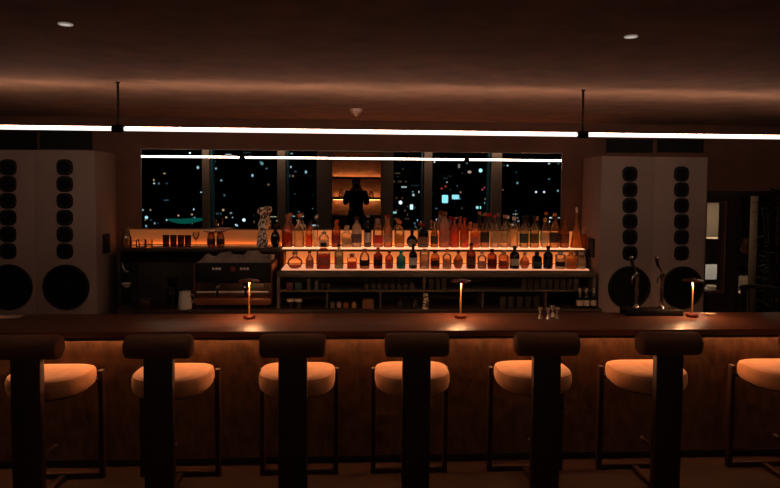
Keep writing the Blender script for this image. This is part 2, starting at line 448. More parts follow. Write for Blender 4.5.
speaker(xr-wl, xr, [(65, y) for y in dl], (66.4, 287), 'tall grey loudspeaker tower standing nearest the left end of the mirror')
speaker(xr-2*wl, xr-wl, [(8.3, y) for y in dl], (9.5, 287), 'tall grey loudspeaker tower at the left picture edge')
xl = at(600, 230, SYF).x
dr = [174, 189.7, 205.5, 221.3, 237, 253]
wr = (at(705.5, 230, SYF).x - xl)/2
speaker(xl, xl+wr, [(629.8, y) for y in dr], (629, 287.5), 'tall grey loudspeaker tower behind the beer taps, right of the bottles')
speaker(xl+wr, xl+2*wr, [(681.3, y) for y in dr], (682, 287.5), 'tall grey loudspeaker tower right of the beer taps, nearest the doorway')
# air grilles over the speakers
for a, c, y0, y1, lb in ((2-40, 37, 131, 149, 'black air grille on the wall above the far left speaker'), (41, 92, 131, 149, 'black air grille on the wall above the speaker next to the mirror'),
                     (606, 652, 139.5, 152.5, 'black air grille on the wall above the speaker behind the taps'), (657, 703, 139.5, 152.5, 'black air grille on the wall above the speaker near the doorway')):
    p0, p1 = at(a, y1, MY), at(c, y0, MY)
    t = thing('air_grille', lb, 'air grille', ((p0.x+p1.x)/2, MY, p0.z), 0, 'air grilles over the speakers'); h = (p1.x-p0.x)/2; H = p1.z-p0.z
    b = B().box(-h, h, -.02, 0, 0, .012).box(-h, h, -.02, 0, H-.012, H).box(-h, -h+.012, -.02, 0, .012, H-.012).box(h-.012, h, -.02, 0, .012, H-.012)
    obj('frame', b, M_blackm, t, False)
    b = B()
    for i in range(7): b.box(-h+.012, h-.012, -.016, -.004, .02+i*(H-.04)/7, .026+i*(H-.04)/7)
    b.box(-h+.012, h-.012, -.004, 0, .012, H-.012)
    obj('slats', b, M_blackm, t, False)

# black switch panels on the speaker sides
for px, py, s, X, lb in ((105.5, 243.5, 1, xr, 'narrow black control panel on the left speaker side beside the glasses'), (592, 247.5, -1, xl, 'narrow black control panel on the right speaker side beside the bottles')):
    p = ray(px, py); k_ = X/p.x; q = CAM + p*k_
    t = thing('control_panel', lb, 'switch', (X, q.y, q.z), 0, 'black control panels')
    a = sorted((0, s*.018))
    obj('plate', B().box(a[0], a[1], -.075, .075, -.095, .095, .003), M_blackm, t)
    a = sorted((s*.018, s*.022)); obj('button', B().box(a[0], a[1], -.03, .03, .02, .05), M_black, t)

# ------------------------------------------------------------------ back counter, ledge, shelving
CNT = .965
kx0 = at(118, 300, 5.9).x; kx1 = xl-.004
t = thing('back_counter', 'dark back counter running behind the bar below the shelves', 'counter', (0, 5.9, 0))
obj('worktop', B().box(kx0, kx1, 0, MY-5.9-.016, CNT-.04, CNT, .004), M_counter, t)
obj('body', B().box(kx0+.01, kx1-.01, .03, MY-5.9-.016, 0, CNT-.04), M_cab, t)
LZ = at(430, 247.5, 6.35).z
lx0 = at(120, 246, 6.3).x; ux0 = at(281, 247, 6.3).x; ux1 = at(585.5, 247, 6.3).x
# left ledge
t = thing('wall_ledge', 'dark stone ledge holding glasses left of the bottles, lit from behind', 'ledge', (lx0, MY, LZ-.035))
W = ux0-lx0
obj('slab', B().box(0, W-.002, -.30, -.001, 0, .035, .003), M_counter, t)
obj('added_glow_panel', B().box(.02, W-.02, -.018, -.0125, .037, mz0-.014-LZ+.035), E_backl, t)
obj('lip', B().box(.02, W-.02, -.052, -.048, .036, .05), M_shelf, t)
obj('light_strip', B().box(.02, W-.02, -.04, -.028, .036, .042), E_ledge, t)
obj('splashback', B().box(0, W-.002, -.012, -.0, .036, mz0-.01-LZ+.035), M_splash, t)
obj('side_panel', B().box(0, .03, -.30, -.001, CNT+.035-LZ, -.001), M_cab, t)
obj('back_board', B().box(.03, W-.03, -.03, -.001, CNT+.035-LZ, -.001), M_cab, t)
# bottle shelving
SZ = at(430, 268.6, 6.12).z
t = thing('bottle_shelving', 'two stepped lit bottle shelves over an open dark glass cabinet', 'shelving', (ux0, MY, CNT))
W = at(596, 270, 6.05).x-.03 - ux0; W = min(W, kx1-ux0-.003)
HL, HU = SZ-CNT, LZ-CNT
obj('lower_shelf', B().box(0, W, -.56, -.02, HL-.065, HL-.012, .004), M_shelf, t)
obj('lower_light_panel', B().box(.03, W-.03, -.455, -.06, HL-.012, HL, .001), E_shelf, t)
obj('upper_shelf', B().box(0, W, -.31, -.02, HU-.03, HU-.008, .002), M_shelf, t)
obj('upper_light_panel', B().box(.02, W-.02, -.29, -.06, HU-.008, HU, .001), E_shelfu, t)
obj('riser', B().box(0, W, -.02, -.001, HL-.012, mz0-.01-CNT), M_splash, t)
obj('added_glow_panel', B().box(.03, W-.03, -.024, -.0205, HU+.001, mz0-.014-CNT), E_back, t)
obj('added_glow_panel', B().box(.03, W-.03, -.024, -.0205, HL+.001, HU-.031), E_back, t)
for zz in (HU, HL):
    obj('light_strip', B().box(.03, W-.03, -.044, -.032, zz+.0005, zz+.0065), E_ledge, t)
    obj('lip', B().box(.03, W-.03, -.054, -.05, zz+.0005, zz+.012), M_splash, t)
obj('side_panel', B().box(-.0, .03, -.56, -.02, 0, HL-.065), M_shelf, t)
obj('side_panel', B().box(W-.03, W, -.56, -.02, 0, HL-.065), M_shelf, t)
obj('end_panel', B().box(W-.012, W, -.30, -.02, HL-.012, HU-.03), M_black, t)
obj('back_board', B().box(.03, W-.03, -.05, -.02, 0, HL-.065), M_cab, t)
mz = at(430, 290.5, 6.0).z - CNT
obj('middle_shelf', B().box(.03, W-.03, -.55, -.05, mz-.01, mz+.01), M_shelf, t)
for px in (327, 380.5, 483, 546):
    x = at(px, 300, 5.98).x - ux0
    obj('divider', B().box(x-.008, x+.008, -.55, -.05, 0, mz-.01), M_shelf, t)
x = at(424, 283, 5.98).x-ux0
obj('divider', B().box(x-.012, x+.012, -.55, -.05, mz+.01, HL-.065), M_shelf, t)
SHW = W

# ------------------------------------------------------------------ bottles
def prof_for(kind, r, h):
    if kind == 'std':    return [(0, 0), (r*.92, 0), (r, h*.03), (r, h*.6), (r*.85, h*.68), (r*.4, h*.76), (r*.34, h*.8), (r*.34, h*.93)]
    if kind == 'tall':   return [(0, 0), (r*.92, 0), (r, h*.03), (r, h*.52), (r*.8, h*.6), (r*.4, h*.72), (r*.33, h*.78), (r*.33, h*.94)]
    if kind == 'wine':   return [(0, 0), (r*.92, 0), (r, h*.02), (r, h*.55), (r*.9, h*.62), (r*.5, h*.7), (r*.36, h*.75), (r*.34, h*.95)]
    if kind == 'squat':  return [(0, 0), (r*.94, 0), (r, h*.04), (r, h*.6), (r*.92, h*.7), (r*.45, h*.78), (r*.4, h*.82), (r*.4, h*.9)]
    if kind == 'round':  return [(0, 0), (r*.5, 0), (r*.75, h*.08), (r, h*.3), (r*.96, h*.45), (r*.7, h*.6), (r*.35, h*.7), (r*.28, h*.76), (r*.28, h*.9)]
    if kind == 'cone':   return [(0, 0), (r, 0), (r, h*.04), (r*.62, h*.38), (r*.3, h*.55), (r*.2, h*.65), (r*.17, h*.9)]
    if kind == 'dome':   return [(0, 0), (r*.92, 0), (r, h*.03), (r, h*.5), (r*.95, h*.62), (r*.75, h*.74), (r*.45, h*.82), (r*.4, h*.9)]
    if kind == 'cyl':    return [(0, 0), (r*.96, 0), (r, h*.02), (r, h*.8), (r*.9, h*.84), (r*.5, h*.87), (r*.45, h*.9)]
def bottle(px, row, top, wpx, kind, glass, liq, fill, lab, cap, desc, lz=(.15, .45)):
    if row == 'u': Y, z, s, by = 6.375, LZ, 97.2, at_base_u(px)
    else: Y, z, s, by = 6.13, SZ, 101.0, at_base_l(px)
    h = max(.1, (by-top)/s); r = wpx/2/s*1.06
    x = at(px, by-8, Y).x
    t = thing('bottle', desc + (' on the upper lit shelf' if row == 'u' else ' on the lower lit shelf'), 'bottle', (x, Y, z+.0006), 0,
              'bottles on the upper shelf' if row == 'u' else 'bottles on the lower shelf')
    pr = prof_for(kind, r, h); flat = 4 if kind == 'squat' else 0; sy = .7 if kind == 'round' else 1
    top_z = pr[-1][1]
    dark = glass in ('#101010', '#15201a', '#1a0e0a')
    gm = col(glass, .12) if dark else (M_clear if glass == 'c' else gl(glass))
    obj('glass', B().lathe(pr, seg=20, flat=flat, sy=sy), gm, t)
    if liq and not dark:
        f = fill*h; lp = [(0, .004)]
        for (a, z_), (c, z2) in zip(pr[1:], pr[2:]):
            if z_ < f: lp.append((max(a-.003, .002), max(z_, .004)))
            if z_ < f <= z2:
                k = (f-z_)/(z2-z_+1e-9); lp.append((max(.002, a+(c-a)*k-.003), f))
        obj('liquid', B().lathe(lp, seg=20, flat=flat, sy=sy), gl(liq, .35, .6), t)
    if lab:
        def rad(zz):
            for (a, z_), (c, z2) in zip(pr[1:], pr[2:]):
                if z_ <= zz <= z2: return a+(c-a)*((zz-z_)/(z2-z_+1e-9))
            return r
        a, c = lz[0]*h, lz[1]*h; n = 5
        out = [(rad(a+(c-a)*i/n)+.0012, a+(c-a)*i/n) for i in range(n+1)]
        inn = [(q-.0008, z_) for q, z_ in out][::-1]
        bb = B()
        tt = bmesh.new(); seg = 14; rings = []
        for q, z_ in out+inn:
            ring = []
            for i in range(seg+1):
                an = -PI/2 + (i/seg-.5)*PI*1.05; X, Yy = math.cos(an), math.sin(an)
                if flat: k = (abs(X)**flat+abs(Yy)**flat)**(-1/flat); X *= k; Yy *= k
                ring.append(tt.verts.new((q*X, q*Yy*sy, z_)))
            rings.append(ring)
        R_ = rings+[rings[0]]
        for A_, B_ in zip(R_, R_[1:]):
            for i in range(seg): tt.faces.new((A_[i], A_[i+1], B_[i+1], B_[i]))
        tt.faces.new([q[0] for q in rings]); tt.faces.new([q[-1] for q in rings][::-1])
        bb.merge(tt)
        obj('label_band', bb, col(lab, .6) if dark or sum(srgb(lab)[:3]) < .5 else gl(lab, .15, .65), t)
    rn = pr[-1][0]
    if cap:
        obj('cap', B().lathe([(0, top_z-.012), (rn*1.18, top_z-.012), (rn*1.22, top_z), (rn*1.2, h*.99), (rn*.9, h), (0, h)], seg=16), col(cap, .35), t)
def at_base_u(px):
    # pixel row of the upper shelf top under this column
    lo, hi = 200, 300
    for _ in range(24):
        m = (lo+hi)/2
        if at(px, m, 6.3).z > LZ: lo = m
        else: hi = m
    return lo
def at_base_l(px):
    lo, hi = 200, 320
    for _ in range(24):
        m = (lo+hi)/2
        if at(px, m, 6.1).z > SZ: lo = m
        else: hi = m
    return lo
U = [
 (275.3, 225, 9, 'round', '#1a0e0a', None, 0, None, '#3a2a20', 'small black round bottle beside the ornate ceramic decanter'),
 (287.5, 215, 10, 'tall', '#c86a4a', '#8c1c10', .45, None, '#d08a60', 'deep red bottle with slim orange neck, leftmost full bottle'),
 (299, 215, 10.5, 'tall', 'c', '#ffcf80', .5, None, '#c87a4a', 'clear bottle of pale gold liquor with long copper neck'),
 (309, 223, 7, 'std', '#e07040', '#c83818', .5, None, '#401810', 'slim orange red bottle left of the white pourer bottle'),
 (315.6, 217, 4, 'tall', 'c', '#ffd9a0', .3, None, '#f4ece0', 'very thin clear bottle with white pouring spout'),
 (323.7, 232, 10, 'dome', 'c', '#f6dcb0', .5, '#e8dcc0', '#c8b890', 'short domed bottle with a wide cream label'),
 (336, 222, 8.5, 'std', '#d06030', '#a83010', .55, '#7c2014', '#c06030', 'orange bottle with dark red label and copper cap'),
 (346.5, 228, 9.5, 'squat', 'c', '#e8c890', .5, '#c8a878', '#e4d4b4', 'square clear bottle with beige label and ivory stopper'),
 (356.7, 218, 9.5, 'std', '#e8dcc8', '#e8dcc8', .6, '#5a4040', '#503040', 'milky white bottle with dark picture label'),
 (367.7, 215, 7, 'wine', '#101010', None, 0, '#a09890', '#8c7868', 'slim black wine bottle with grey label'),
 (378, 220, 9.5, 'dome', 'c', '#e87858', .35, '#b02818', '#88786c', 'wide domed clear bottle with red label near its foot'),
 (388, 216, 8.5, 'tall', '#d88848', '#d88040', .5, '#f0e4c8', '#8c2018', 'amber bottle with red capsule and small white label'),
 (399.5, 221, 9.5, 'std', 'c', '#f0a850', .5, '#c88838', '#e08858', 'gold bottle with orange cork and ochre label'),
 (412, 231, 10.5, 'round', '#101010', None, 0, '#3c3430', '#101010', 'short round black bottle'),
 (423, 224, 10.5, 'squat', '#101010', None, 0, '#6a4630', '#701c18', 'broad black bottle with dark red stopper'),
 (434.3, 222, 7, 'tall', '#e09040', '#e09030', .6, '#3c2818', '#c88858', 'slender amber bottle with narrow brown label'),
 (444.3, 212, 10.5, 'dome', '#d8a898', '#d06858', .5, '#d8c0b0', '#704428', 'large pale pink bottle with tall brown stopper'),
 (454.5, 218, 9, 'tall', '#e06048', '#d04830', .55, None, '#b02c24', 'coral bottle without label under a red cap'),
 (464.3, 218, 8.5, 'std', '#f06030', '#f05020', .6, '#e88850', '#a83828', 'bright orange red bottle with orange label'),
 (475, 224, 9, 'squat', '#f08850', '#f07840', .6, '#e0a080', '#c08060', 'square orange bottle with a pinkish label'),
 (484.8, 213, 8.5, 'tall', 'c', '#b86830', .5, '#2a1a10', '#c8885c', 'bottle with tall tan cap and near black label'),
 (494.7, 215, 9, 'tall', 'c', '#f4d8a8', .5, '#e0c8a0', '#c01820', 'clear bottle with a bright red cap'),
 (504.3, 215, 8.5, 'tall', 'c', '#ffe0a8', .5, '#f0dcb8', '#b07468', 'clear bottle with dusty pink cap and ivory label'),
 (513.8, 217, 9, 'std', 'c', '#ffdc90', .6, None, '#d8ccc0', 'clear unlabelled bottle of golden liquor with white cap'),
 (524, 216, 9, 'tall', 'c', '#d8c070', .55, '#243420', '#141414', 'clear bottle with dark green label and black cap'),
 (534.2, 216, 9, 'tall', 'c', '#e0b860', .55, '#4c4420', '#2c2420', 'clear bottle with olive brown label'),
 (544.5, 218, 9, 'round', 'c', '#ffdc98', .5, '#d8d0c0', '#c89838', 'clear rounded bottle with gold cap'),
 (554.3, 213, 9.5, 'tall', 'c', '#f0a030', .4, '#28140c', '#e0a040', 'bottle with golden cap and dark band over amber liquor'),
 (564.3, 217, 9, 'tall', '#b86828', '#a85018', .55, '#6c3414', '#8c5020', 'brown amber bottle beside the triangular decanter'),
 (576, 207, 11, 'cone', '#f0a050', '#f08c30', .45, None, '#e8dcd0', 'triangular orange decanter with thin white topped neck'),
 (584, 227, 4.5, 'tall', '#f09040', '#e88030', .6, None, '#c87838', 'thin orange bottle at the right end'),
]
Lw = [
 (295, 252, 14.5, 'round', 'c', '#c02010', .22, None, '#e8a078', 'wide round decanter with a little red liquor'),
 (309.6, 251, 7.5, 'tall', '#e8a890', '#e89878', .5, '#e0a088', '#3c1810', 'slim pink bottle with dark cap'),
 (323.5, 243, 13, 'squat', 'c', '#a81810', .55, '#f0b898', '#281c18', 'wide square red bottle with white label and black stopper'),
 (339, 244, 8.5, 'std', '#a8c0a0', '#c8d0a8', .5, '#e4dcc4', '#182018', 'pale green bottle with ivory label and dark cap'),
 (352, 254, 9.5, 'squat', 'c', '#b81c10', .45, None, '#e89078', 'squat square bottle half full of red liquor'),
 (364.6, 249, 9.5, 'dome', 'c', '#e87828', .35, '#20180f', '#d08888', 'domed bottle with black label and orange liquor'),
 (378, 248, 8.5, 'std', '#8c2814', '#701408', .6, '#2c120c', '#d87838', 'dark red bottle with orange cap'),
 (389.2, 251, 7.5, 'std', '#e84838', '#d83020', .5, '#f0dcc8', '#c83828', 'small red bottle with white label'),
 (401, 251, 8.5, 'std', '#20a8a0', '#109088', .6, '#107870', '#30d0d0', 'turquoise bottle, the only blue green one,'),
 (413, 244, 8, 'wine', '#15201a', None, 0, '#d8d4c0', '#101810', 'dark green wine bottle with white label'),
 (424.5, 249, 9.5, 'cyl', 'c', '#f0c0a0', .7, '#e8c4b0', '#d8a890', 'straight cylinder bottle with pale pink label'),
 (435, 250, 8.5, 'squat', '#e08848', '#c05818', .55, '#38180c', '#40281c', 'squat amber bottle with dark brown label'),
 (447, 249, 8.5, 'std', 'c', '#f0a060', .5, '#f4e4cc', '#e07830', 'clear bottle with cream label and orange cap'),
 (458.2, 250, 9.5, 'round', '#c86830', '#b04818', .5, '#e8d8b8', '#38180c', 'round amber bottle with cream oval label'),
 (471, 243, 9, 'wine', '#701c10', '#501008', .5, '#c8a078', '#401410', 'dark red bottle with long neck and tan label'),
 (482, 251, 8.5, 'std', 'c', '#e88870', .4, '#f8e8d8', '#e8a898', 'clear bottle with bright white label and pink cap'),
 (492, 249, 8.5, 'squat', '#a83818', '#902008', .5, '#80180c', '#281810', 'square brown red bottle with a black cap'),
 (503.5, 250, 9.5, 'squat', '#e08040', '#c04818', .35, '#e0a878', '#e0c0a0', 'square amber bottle with peach label and beige cap'),
 (514.5, 246, 9.5, 'std', '#1a0e0a', None, 0, '#e0d0b0', '#201410', 'black brown bottle with a cream label'),
 (524.7, 252, 9.5, 'round', '#f0a060', '#ff8838', .5, '#ffc088', '#e8b890', 'round glowing orange bottle'),
 (536.8, 252, 9, 'squat', '#15201a', None, 0, '#38482c', '#101010', 'square dark green bottle with green label'),
 (548, 246, 9, 'std', '#101010', None, 0, '#1c1c22', '#181818', 'all black bottle with black label'),
 (560.3, 252, 9.5, 'cyl', 'c', '#fff0d8', .6, '#302420', '#f0e8dc', 'clear bottle with dark figure label'),
 (571, 251, 10, 'squat', '#f0a048', '#f08828', .55, '#f0b070', '#e08850', 'square bright orange bottle with peach label'),
 (581.3, 252, 8.5, 'cyl', 'c', '#f0e4c0', .6, '#e0d8b8', '#c8c0b0', 'straight clear bottle with ivory label, rightmost'),
]
for px, top, w, k_, g, l, f, lab, cap, d in U: bottle(px, 'u', top, w, k_, g, l, f, lab, cap, d)
for px, top, w, k_, g, l, f, lab, cap, d in Lw: bottle(px, 'l', top, w, k_, g, l, f, lab, cap, d)

# ------------------------------------------------------------------ things on the left ledge
def glass_mesh(r, h, taper=.9, foot=0):
    if foot: return B().lathe([(0, 0), (r*.8, 0), (r*.8, .003), (.004, .008), (.0035, h*.45), (r*.5, h*.55), (r, h*.8), (r*.9, h), (r*.9-.001, h), (r-.0015, h*.8), (r*.5, h*.57), (0, h*.5)], seg=20)
    return B().lathe([(0, 0), (r*taper, 0), (r, h), (r-.0015, h), (r*taper-.0015, .006), (0, .006)], seg=20)
M_smoke = glassy('smoked_glass', '#b3a59b', .8, .08, .03)
GZ = LZ+.0006
def put(name, b, m, px, Y, z, label, cat, group=None, parts=None):
    o = obj(name, b, m); tag(o, label, cat, group); o.location = (at(px, 245, Y).x, Y, z); return o
# tall clear carafe pair and clear tumblers at the left end
gp = 'clear glasses at the left end of the ledge'
put('carafe', B().lathe([(0, 0), (.045, 0), (.05, .01), (.05, .09), (.035, .12), (.03, .15), (.038, .19), (.0365, .19), (.0285, .15), (.0335, .12), (.0485, .09), (.0485, .012), (0, .012)]), M_clear, 126.5, 6.37, GZ, 'tall clear glass carafe at the left end of the wall ledge', 'carafe')
ms = B().lathe([(0, 0), (.034, 0), (.038, .075), (.0365, .075), (.0325, .006), (0, .006)], seg=20)
g0 = put('tumbler', ms, M_clear, 133.5, 6.29, GZ, 'clear tumbler on the wall ledge beside the glass carafe', 'glass', gp)
for px, Y, lb in ((142, 6.36, 'clear tumbler on the ledge, third glass from the left end'), (149, 6.29, 'clear tumbler on the ledge left of the bare lit gap')):
    o = g0.copy(); C.objects.link(o); o['label'] = lb; o.location = (at(px, 245, Y).x, Y, GZ)
gp = 'smoked tumblers on the ledge'
g1 = None
for i, px in enumerate((166, 173.5, 181, 188)):
    Y = 6.33
    lb = ['smoked dark tumbler on the ledge, leftmost in its row', 'smoked dark tumbler on the ledge, second in its row', 'smoked dark tumbler on the ledge, third in its row', 'smoked dark tumbler on the ledge next to the stemmed glass'][i]
    if g1 is None: g1 = put('tumbler', glass_mesh(.033, .12, .88), M_smoke, px, Y, GZ, lb, 'glass', gp)
    else:
        o = g1.copy(); C.objects.link(o); o['label'] = lb; o.location = (at(px, 245, Y).x, Y, GZ)
put('goblet', glass_mesh(.034, .15, foot=1), M_clear, 196, 6.33, GZ, 'clear stemmed goblet on the ledge right of the smoked tumblers', 'glass')
# two amber jars under a gold serving dish
for i, px in enumerate((211.2, 220.6)):
    x = at(px, 245, 6.36).x
    t = thing('amber_jar', ['amber brown jar under the gold dish, left one', 'amber brown jar under the gold dish, right one'][i], 'jar', (x, 6.36, GZ), 0, 'jars under the gold dish')
    obj('jar', B().lathe([(0, 0), (.036, 0), (.04, .008), (.04, .1), (.03, .118), (.03, .13), (0, .13)]), gl('#8a3818', .3, .4), t)
    obj('label_band', B().lathe([(.0405, .03), (.0415, .032), (.0415, .08), (.0405, .082), (.0405, .03)]), col('#3a2016', .6), t)
    obj('lid', B().lathe([(0, .13), (.034, .13), (.034, .146), (0, .146)]), M_brass, t)
x = at(216, 245, 6.36).x
t = thing('gold_dish', 'flat gold dish with upright handle lying on the amber jars', 'dish', (x, 6.36, GZ+.1466))
obj('plate', B().lathe([(0, 0), (.05, 0), (.13, .012), (.135, .018), (.13, .018), (.05, .008), (0, .008)], seg=32), M_brass, t)
obj('handle', B().lathe([(0, .008), (.01, .008), (.005, .02), (.005, .1), (.01, .11), (.008, .125), (0, .13)], seg=16), M_brass, t)
# ornate ceramic decanter
M_orn, nt, b_ = base('ornate_ceramic'); N, L = nt.nodes, nt.links
tc = N.new('ShaderNodeTexCoord'); vo = N.new('ShaderNodeTexVoronoi'); vo.inputs['Scale'].default_value = 38
cr = N.new('ShaderNodeValToRGB'); cr.color_ramp.elements[0].position = .5; cr.color_ramp.elements[0].color = srgb('#f2e4d0'); cr.color_ramp.elements[1].position = .62; cr.color_ramp.elements[1].color = srgb('#4a2c1e')
L.new(tc.outputs['Object'], vo.inputs['Vector']); L.new(vo.outputs['Distance'], cr.inputs['Fac']); L.new(cr.outputs['Color'], b_.inputs['Base Color']); b_.inputs['Roughness'].default_value = .3
t = thing('ceramic_decanter', 'tall ornate cream and brown patterned decanter left of the bottles', 'decanter', (at(262.3, 245, 6.33).x, 6.33, GZ))
obj('body', B().lathe([(0, 0), (.045, 0), (.052, .01), (.058, .05), (.052, .09), (.04, .13), (.036, .18), (.044, .22), (.04, .25), (.02, .29), (.018, .32), (0, .32)], seg=28), M_orn, t)
obj('stopper', B().lathe([(0, .32), (.02, .32), (.022, .33), (.045, .345), (.05, .37), (.042, .395), (.02, .405), (0, .406)], seg=24), M_orn, t)

# ------------------------------------------------------------------ coffee machine and its neighbours
CY = 6.0
x0, x1 = at(195, 285, CY).x, at(271, 285, CY).x
xc = (x0+x1)/2; h = (x1-x0)/2
zt2 = at(230, 263, CY).z - CNT
t = thing('espresso_machine', 'two group espresso machine of black and steel below the ledge', 'coffee machine', (xc, CY, CNT))
obj('upper_body', B().box(-h, h, 0, .42, zt2*.55, zt2, .012), M_black, t)
obj('back_body', B().box(-h+.01, h-.01, .16, .42, .03, zt2*.56, .006), M_steel, t)
obj('drip_tray', B().box(-h, h, -.02, .3, .03, .1, .008), mat('copper_brown', '#8a5238', .4, .4), t)
obj('chrome_rail', B().box(-h+.02, h-.02, -.035, -.02, .15, .17, .004), mat('satin_rail', '#d8c8bc', .35, .5), t)
for s in (-1, 1):
    for yy in (0.02, .37):
        obj('foot', B().lathe([(0, 0), (.018, 0), (.015, .03), (0, .03)], (s*(h-.06), yy, 0)), M_black, t)
    obj('side_panel', B().box(min(s*h, s*(h+.012)), max(s*h, s*(h+.012)), -.01, .41, .04, zt2-.01, .004), M_copper, t)
    obj('steam_wand', B().tube([(s*(h-.05), -.01, zt2*.6), (s*(h-.06), -.04, zt2*.5), (s*(h-.055), -.05, .2)], .005), M_chrome, t)
for gx in (at(216.5, 268, CY).x-xc, at(244.5, 268, CY).x-xc):
    for j in (-1, 0, 1):
        obj('button', B().lathe([(0, 0), (.012, 0), (.013, .004), (.010, .006), (0, .006)], (gx+j*.03, 0, zt2-.055), 18, 'Y'), M_white, t)
    gh = obj('group_head', B().lathe([(0, -.05), (.03, -.05), (.035, -.03), (.035, .0), (0, 0)], (gx, .07, zt2*.56)), M_chrome, t)
    pf = obj('portafilter', B().lathe([(0, 0), (.03, 0), (.034, .01), (.034, .03), (0, .03)], (gx, .07, zt2*.56-.08)), M_chrome, t)
    obj('handle', B().tube([(gx, .035, zt2*.56-.065), (gx+.02, -.06, zt2*.56-.085), (gx+.03, -.11, zt2*.56-.1)], .011), M_black, pf)
obj('badge', B().box(-.022, .022, -.003, 0, zt2-.08, zt2-.035), col('#6c1c30', .4), t)
# towel heap on top of the machine
tb = bmesh.new(); nx, ny = 46, 14; V = []
for j in range(ny+1):
    for i in range(nx+1):
        u, v = i/nx, j/ny
        e = min(1, min(u, 1-u)*9)*min(1, min(v, 1-v)*4)
        z = .006 + e*(.055 + .022*math.sin(u*17+v*3)+.016*math.sin(u*39-v*8)+.012*math.cos(v*11+u*7) + (.02 if u > .7 else 0))
        V.append(tb.verts.new(((u-.5)*2*(h-.01)*.98, .02+v*.2, max(.004, z))))
for j in range(ny):
    for i in range(nx):
        a = j*(nx+1)+i; tb.faces.new((V[a], V[a+1], V[a+nx+2], V[a+nx+1]))
geo = bmesh.ops.extrude_face_region(tb, geom=tb.faces[:])
for v in [g for g in geo['geom'] if isinstance(g, bmesh.types.BMVert)]: v.co.z = .001
b = B(); b.merge(tb)
o = tag(obj('folded_towel', b, M_cloth), 'crumpled grey towel lying along the top of the espresso machine', 'towel'); o.location = (xc, CY, CNT+zt2)
# espresso cups behind the towel
c0 = None
for i in range(7):
    x = xc-h+.42+i*.065-.12
    if c0 is None:
        c0 = thing('espresso_cup', 'espresso cup in a row on the machine behind the towel', 'cup', (x, CY+.28, CNT+zt2+.0005), 0, 'espresso cups on the machine')
        obj('cup', B().lathe([(0, 0), (.018, 0), (.028, .05), (.0265, .05), (.017, .004), (0, .004)], seg=18), M_white, c0)
        obj('handle', B().tube([(.025, 0, .04), (.038, 0, .036), (.036, 0, .018), (.021, 0, .013)], .003), M_white, c0)
    else: dup(c0, (x, CY+.28, CNT+zt2+.0005))
# milk jug with cloth, grinder, jars, rack
def on_counter(px, Y): return (at(px, 300, Y).x, Y, CNT+.0005)
t = thing('milk_pitcher', 'pale ceramic pitcher with utensils left of the espresso machine', 'pitcher', on_counter(184.8, 5.98))
obj('body', B().lathe([(0, 0), (.062, 0), (.066, .01), (.06, .09), (.052, .14), (.056, .165), (.053, .165), (.048, .14), (.055, .09), (.06, .012), (0, .012)], seg=26), M_white, t)
obj('handle', B().tube([(.05, 0, .14), (.085, 0, .13), (.085, 0, .07), (.062, 0, .05)], .007), M_white, t)
for q in range(3): obj('utensil', B().tube([(-.02+q*.018, 0, .02), (-.03+q*.03, 0, .215+q*.012)], .004), M_chrome, t)
t = thing('coffee_grinder', 'black coffee grinder standing left of the pale pitcher', 'coffee grinder', on_counter(172.5, 6.08))
obj('body', B().box(-.045, .045, -.06, .06, .03, .2, .01), M_black, t)
obj('base', B().box(-.055, .055, -.09, .07, 0, .03, .006), M_black, t)
obj('hopper', B().lathe([(0, .2), (.03, .2), (.05, .24), (.052, .28), (.04, .29), (0, .29)]), M_smoke, t)
obj('spout', B().tube([(0, -.05, .16), (0, -.08, .14)], .014), M_steel, t)
t = thing('wooden_knock_box', 'small brown wooden box on the back counter left of the grinder', 'box', on_counter(146, 6.02))
obj('box', B().box(-.06, .06, -.06, .06, 0, .085, .004), M_stoolw, t); obj('bar', B().tube([(-.055, 0, .09), (.055, 0, .09)], .006), M_steel, t)
t = thing('saucer_stack', 'low stack of dark saucers between wooden box and grinder', 'saucers', on_counter(160, 5.98))
for i in range(3): obj('saucer', B().lathe([(0, 0), (.035, 0), (.055, .01), (.053, .012), (.03, .004), (0, .004)], (0, 0, i*.011)), M_steel, t)
t = thing('wire_rack', 'narrow dark rack of glassware at the left end of the back counter', 'rack', on_counter(127.5, 6.15))
for s in (-1, 1):
    for yy in (-.08, .08): obj('post', B().tube([(s*.065, yy, 0), (s*.065, yy, .46)], .006), M_black, t)
for z in (.02, .17, .32): obj('tier', B().box(-.071, .071, -.086, .086, z, z+.01), M_black, t)
bx = at(127.5, 300, 6.15).x
g = 'bowls on the wire rack'
for z, lb, m in ((.03, 'small dark glass bowl on the bottom tier of the rack', M_smoke), (.18, 'small white bowl on the middle tier of the rack', M_white)):
    o = tag(obj('bowl', B().lathe([(0, 0), (.02, 0), (.05, .04), (.048, .041), (.018, .004), (0, .004)]), m), lb, 'bowl', g); o.location = (bx, 6.13, CNT+.0015+z)
o = tag(obj('serving_scoop', B().tube([(-.03, 0, .1), (-.02, 0, .05), (0, 0, .018), (.03, 0, .006)], .005, rs=[.004, .005, .006, .006]), M_white), 'curved pale ladle standing on the top tier of the rack', 'ladle'); o.location = (bx, 6.1, CNT+.3305)

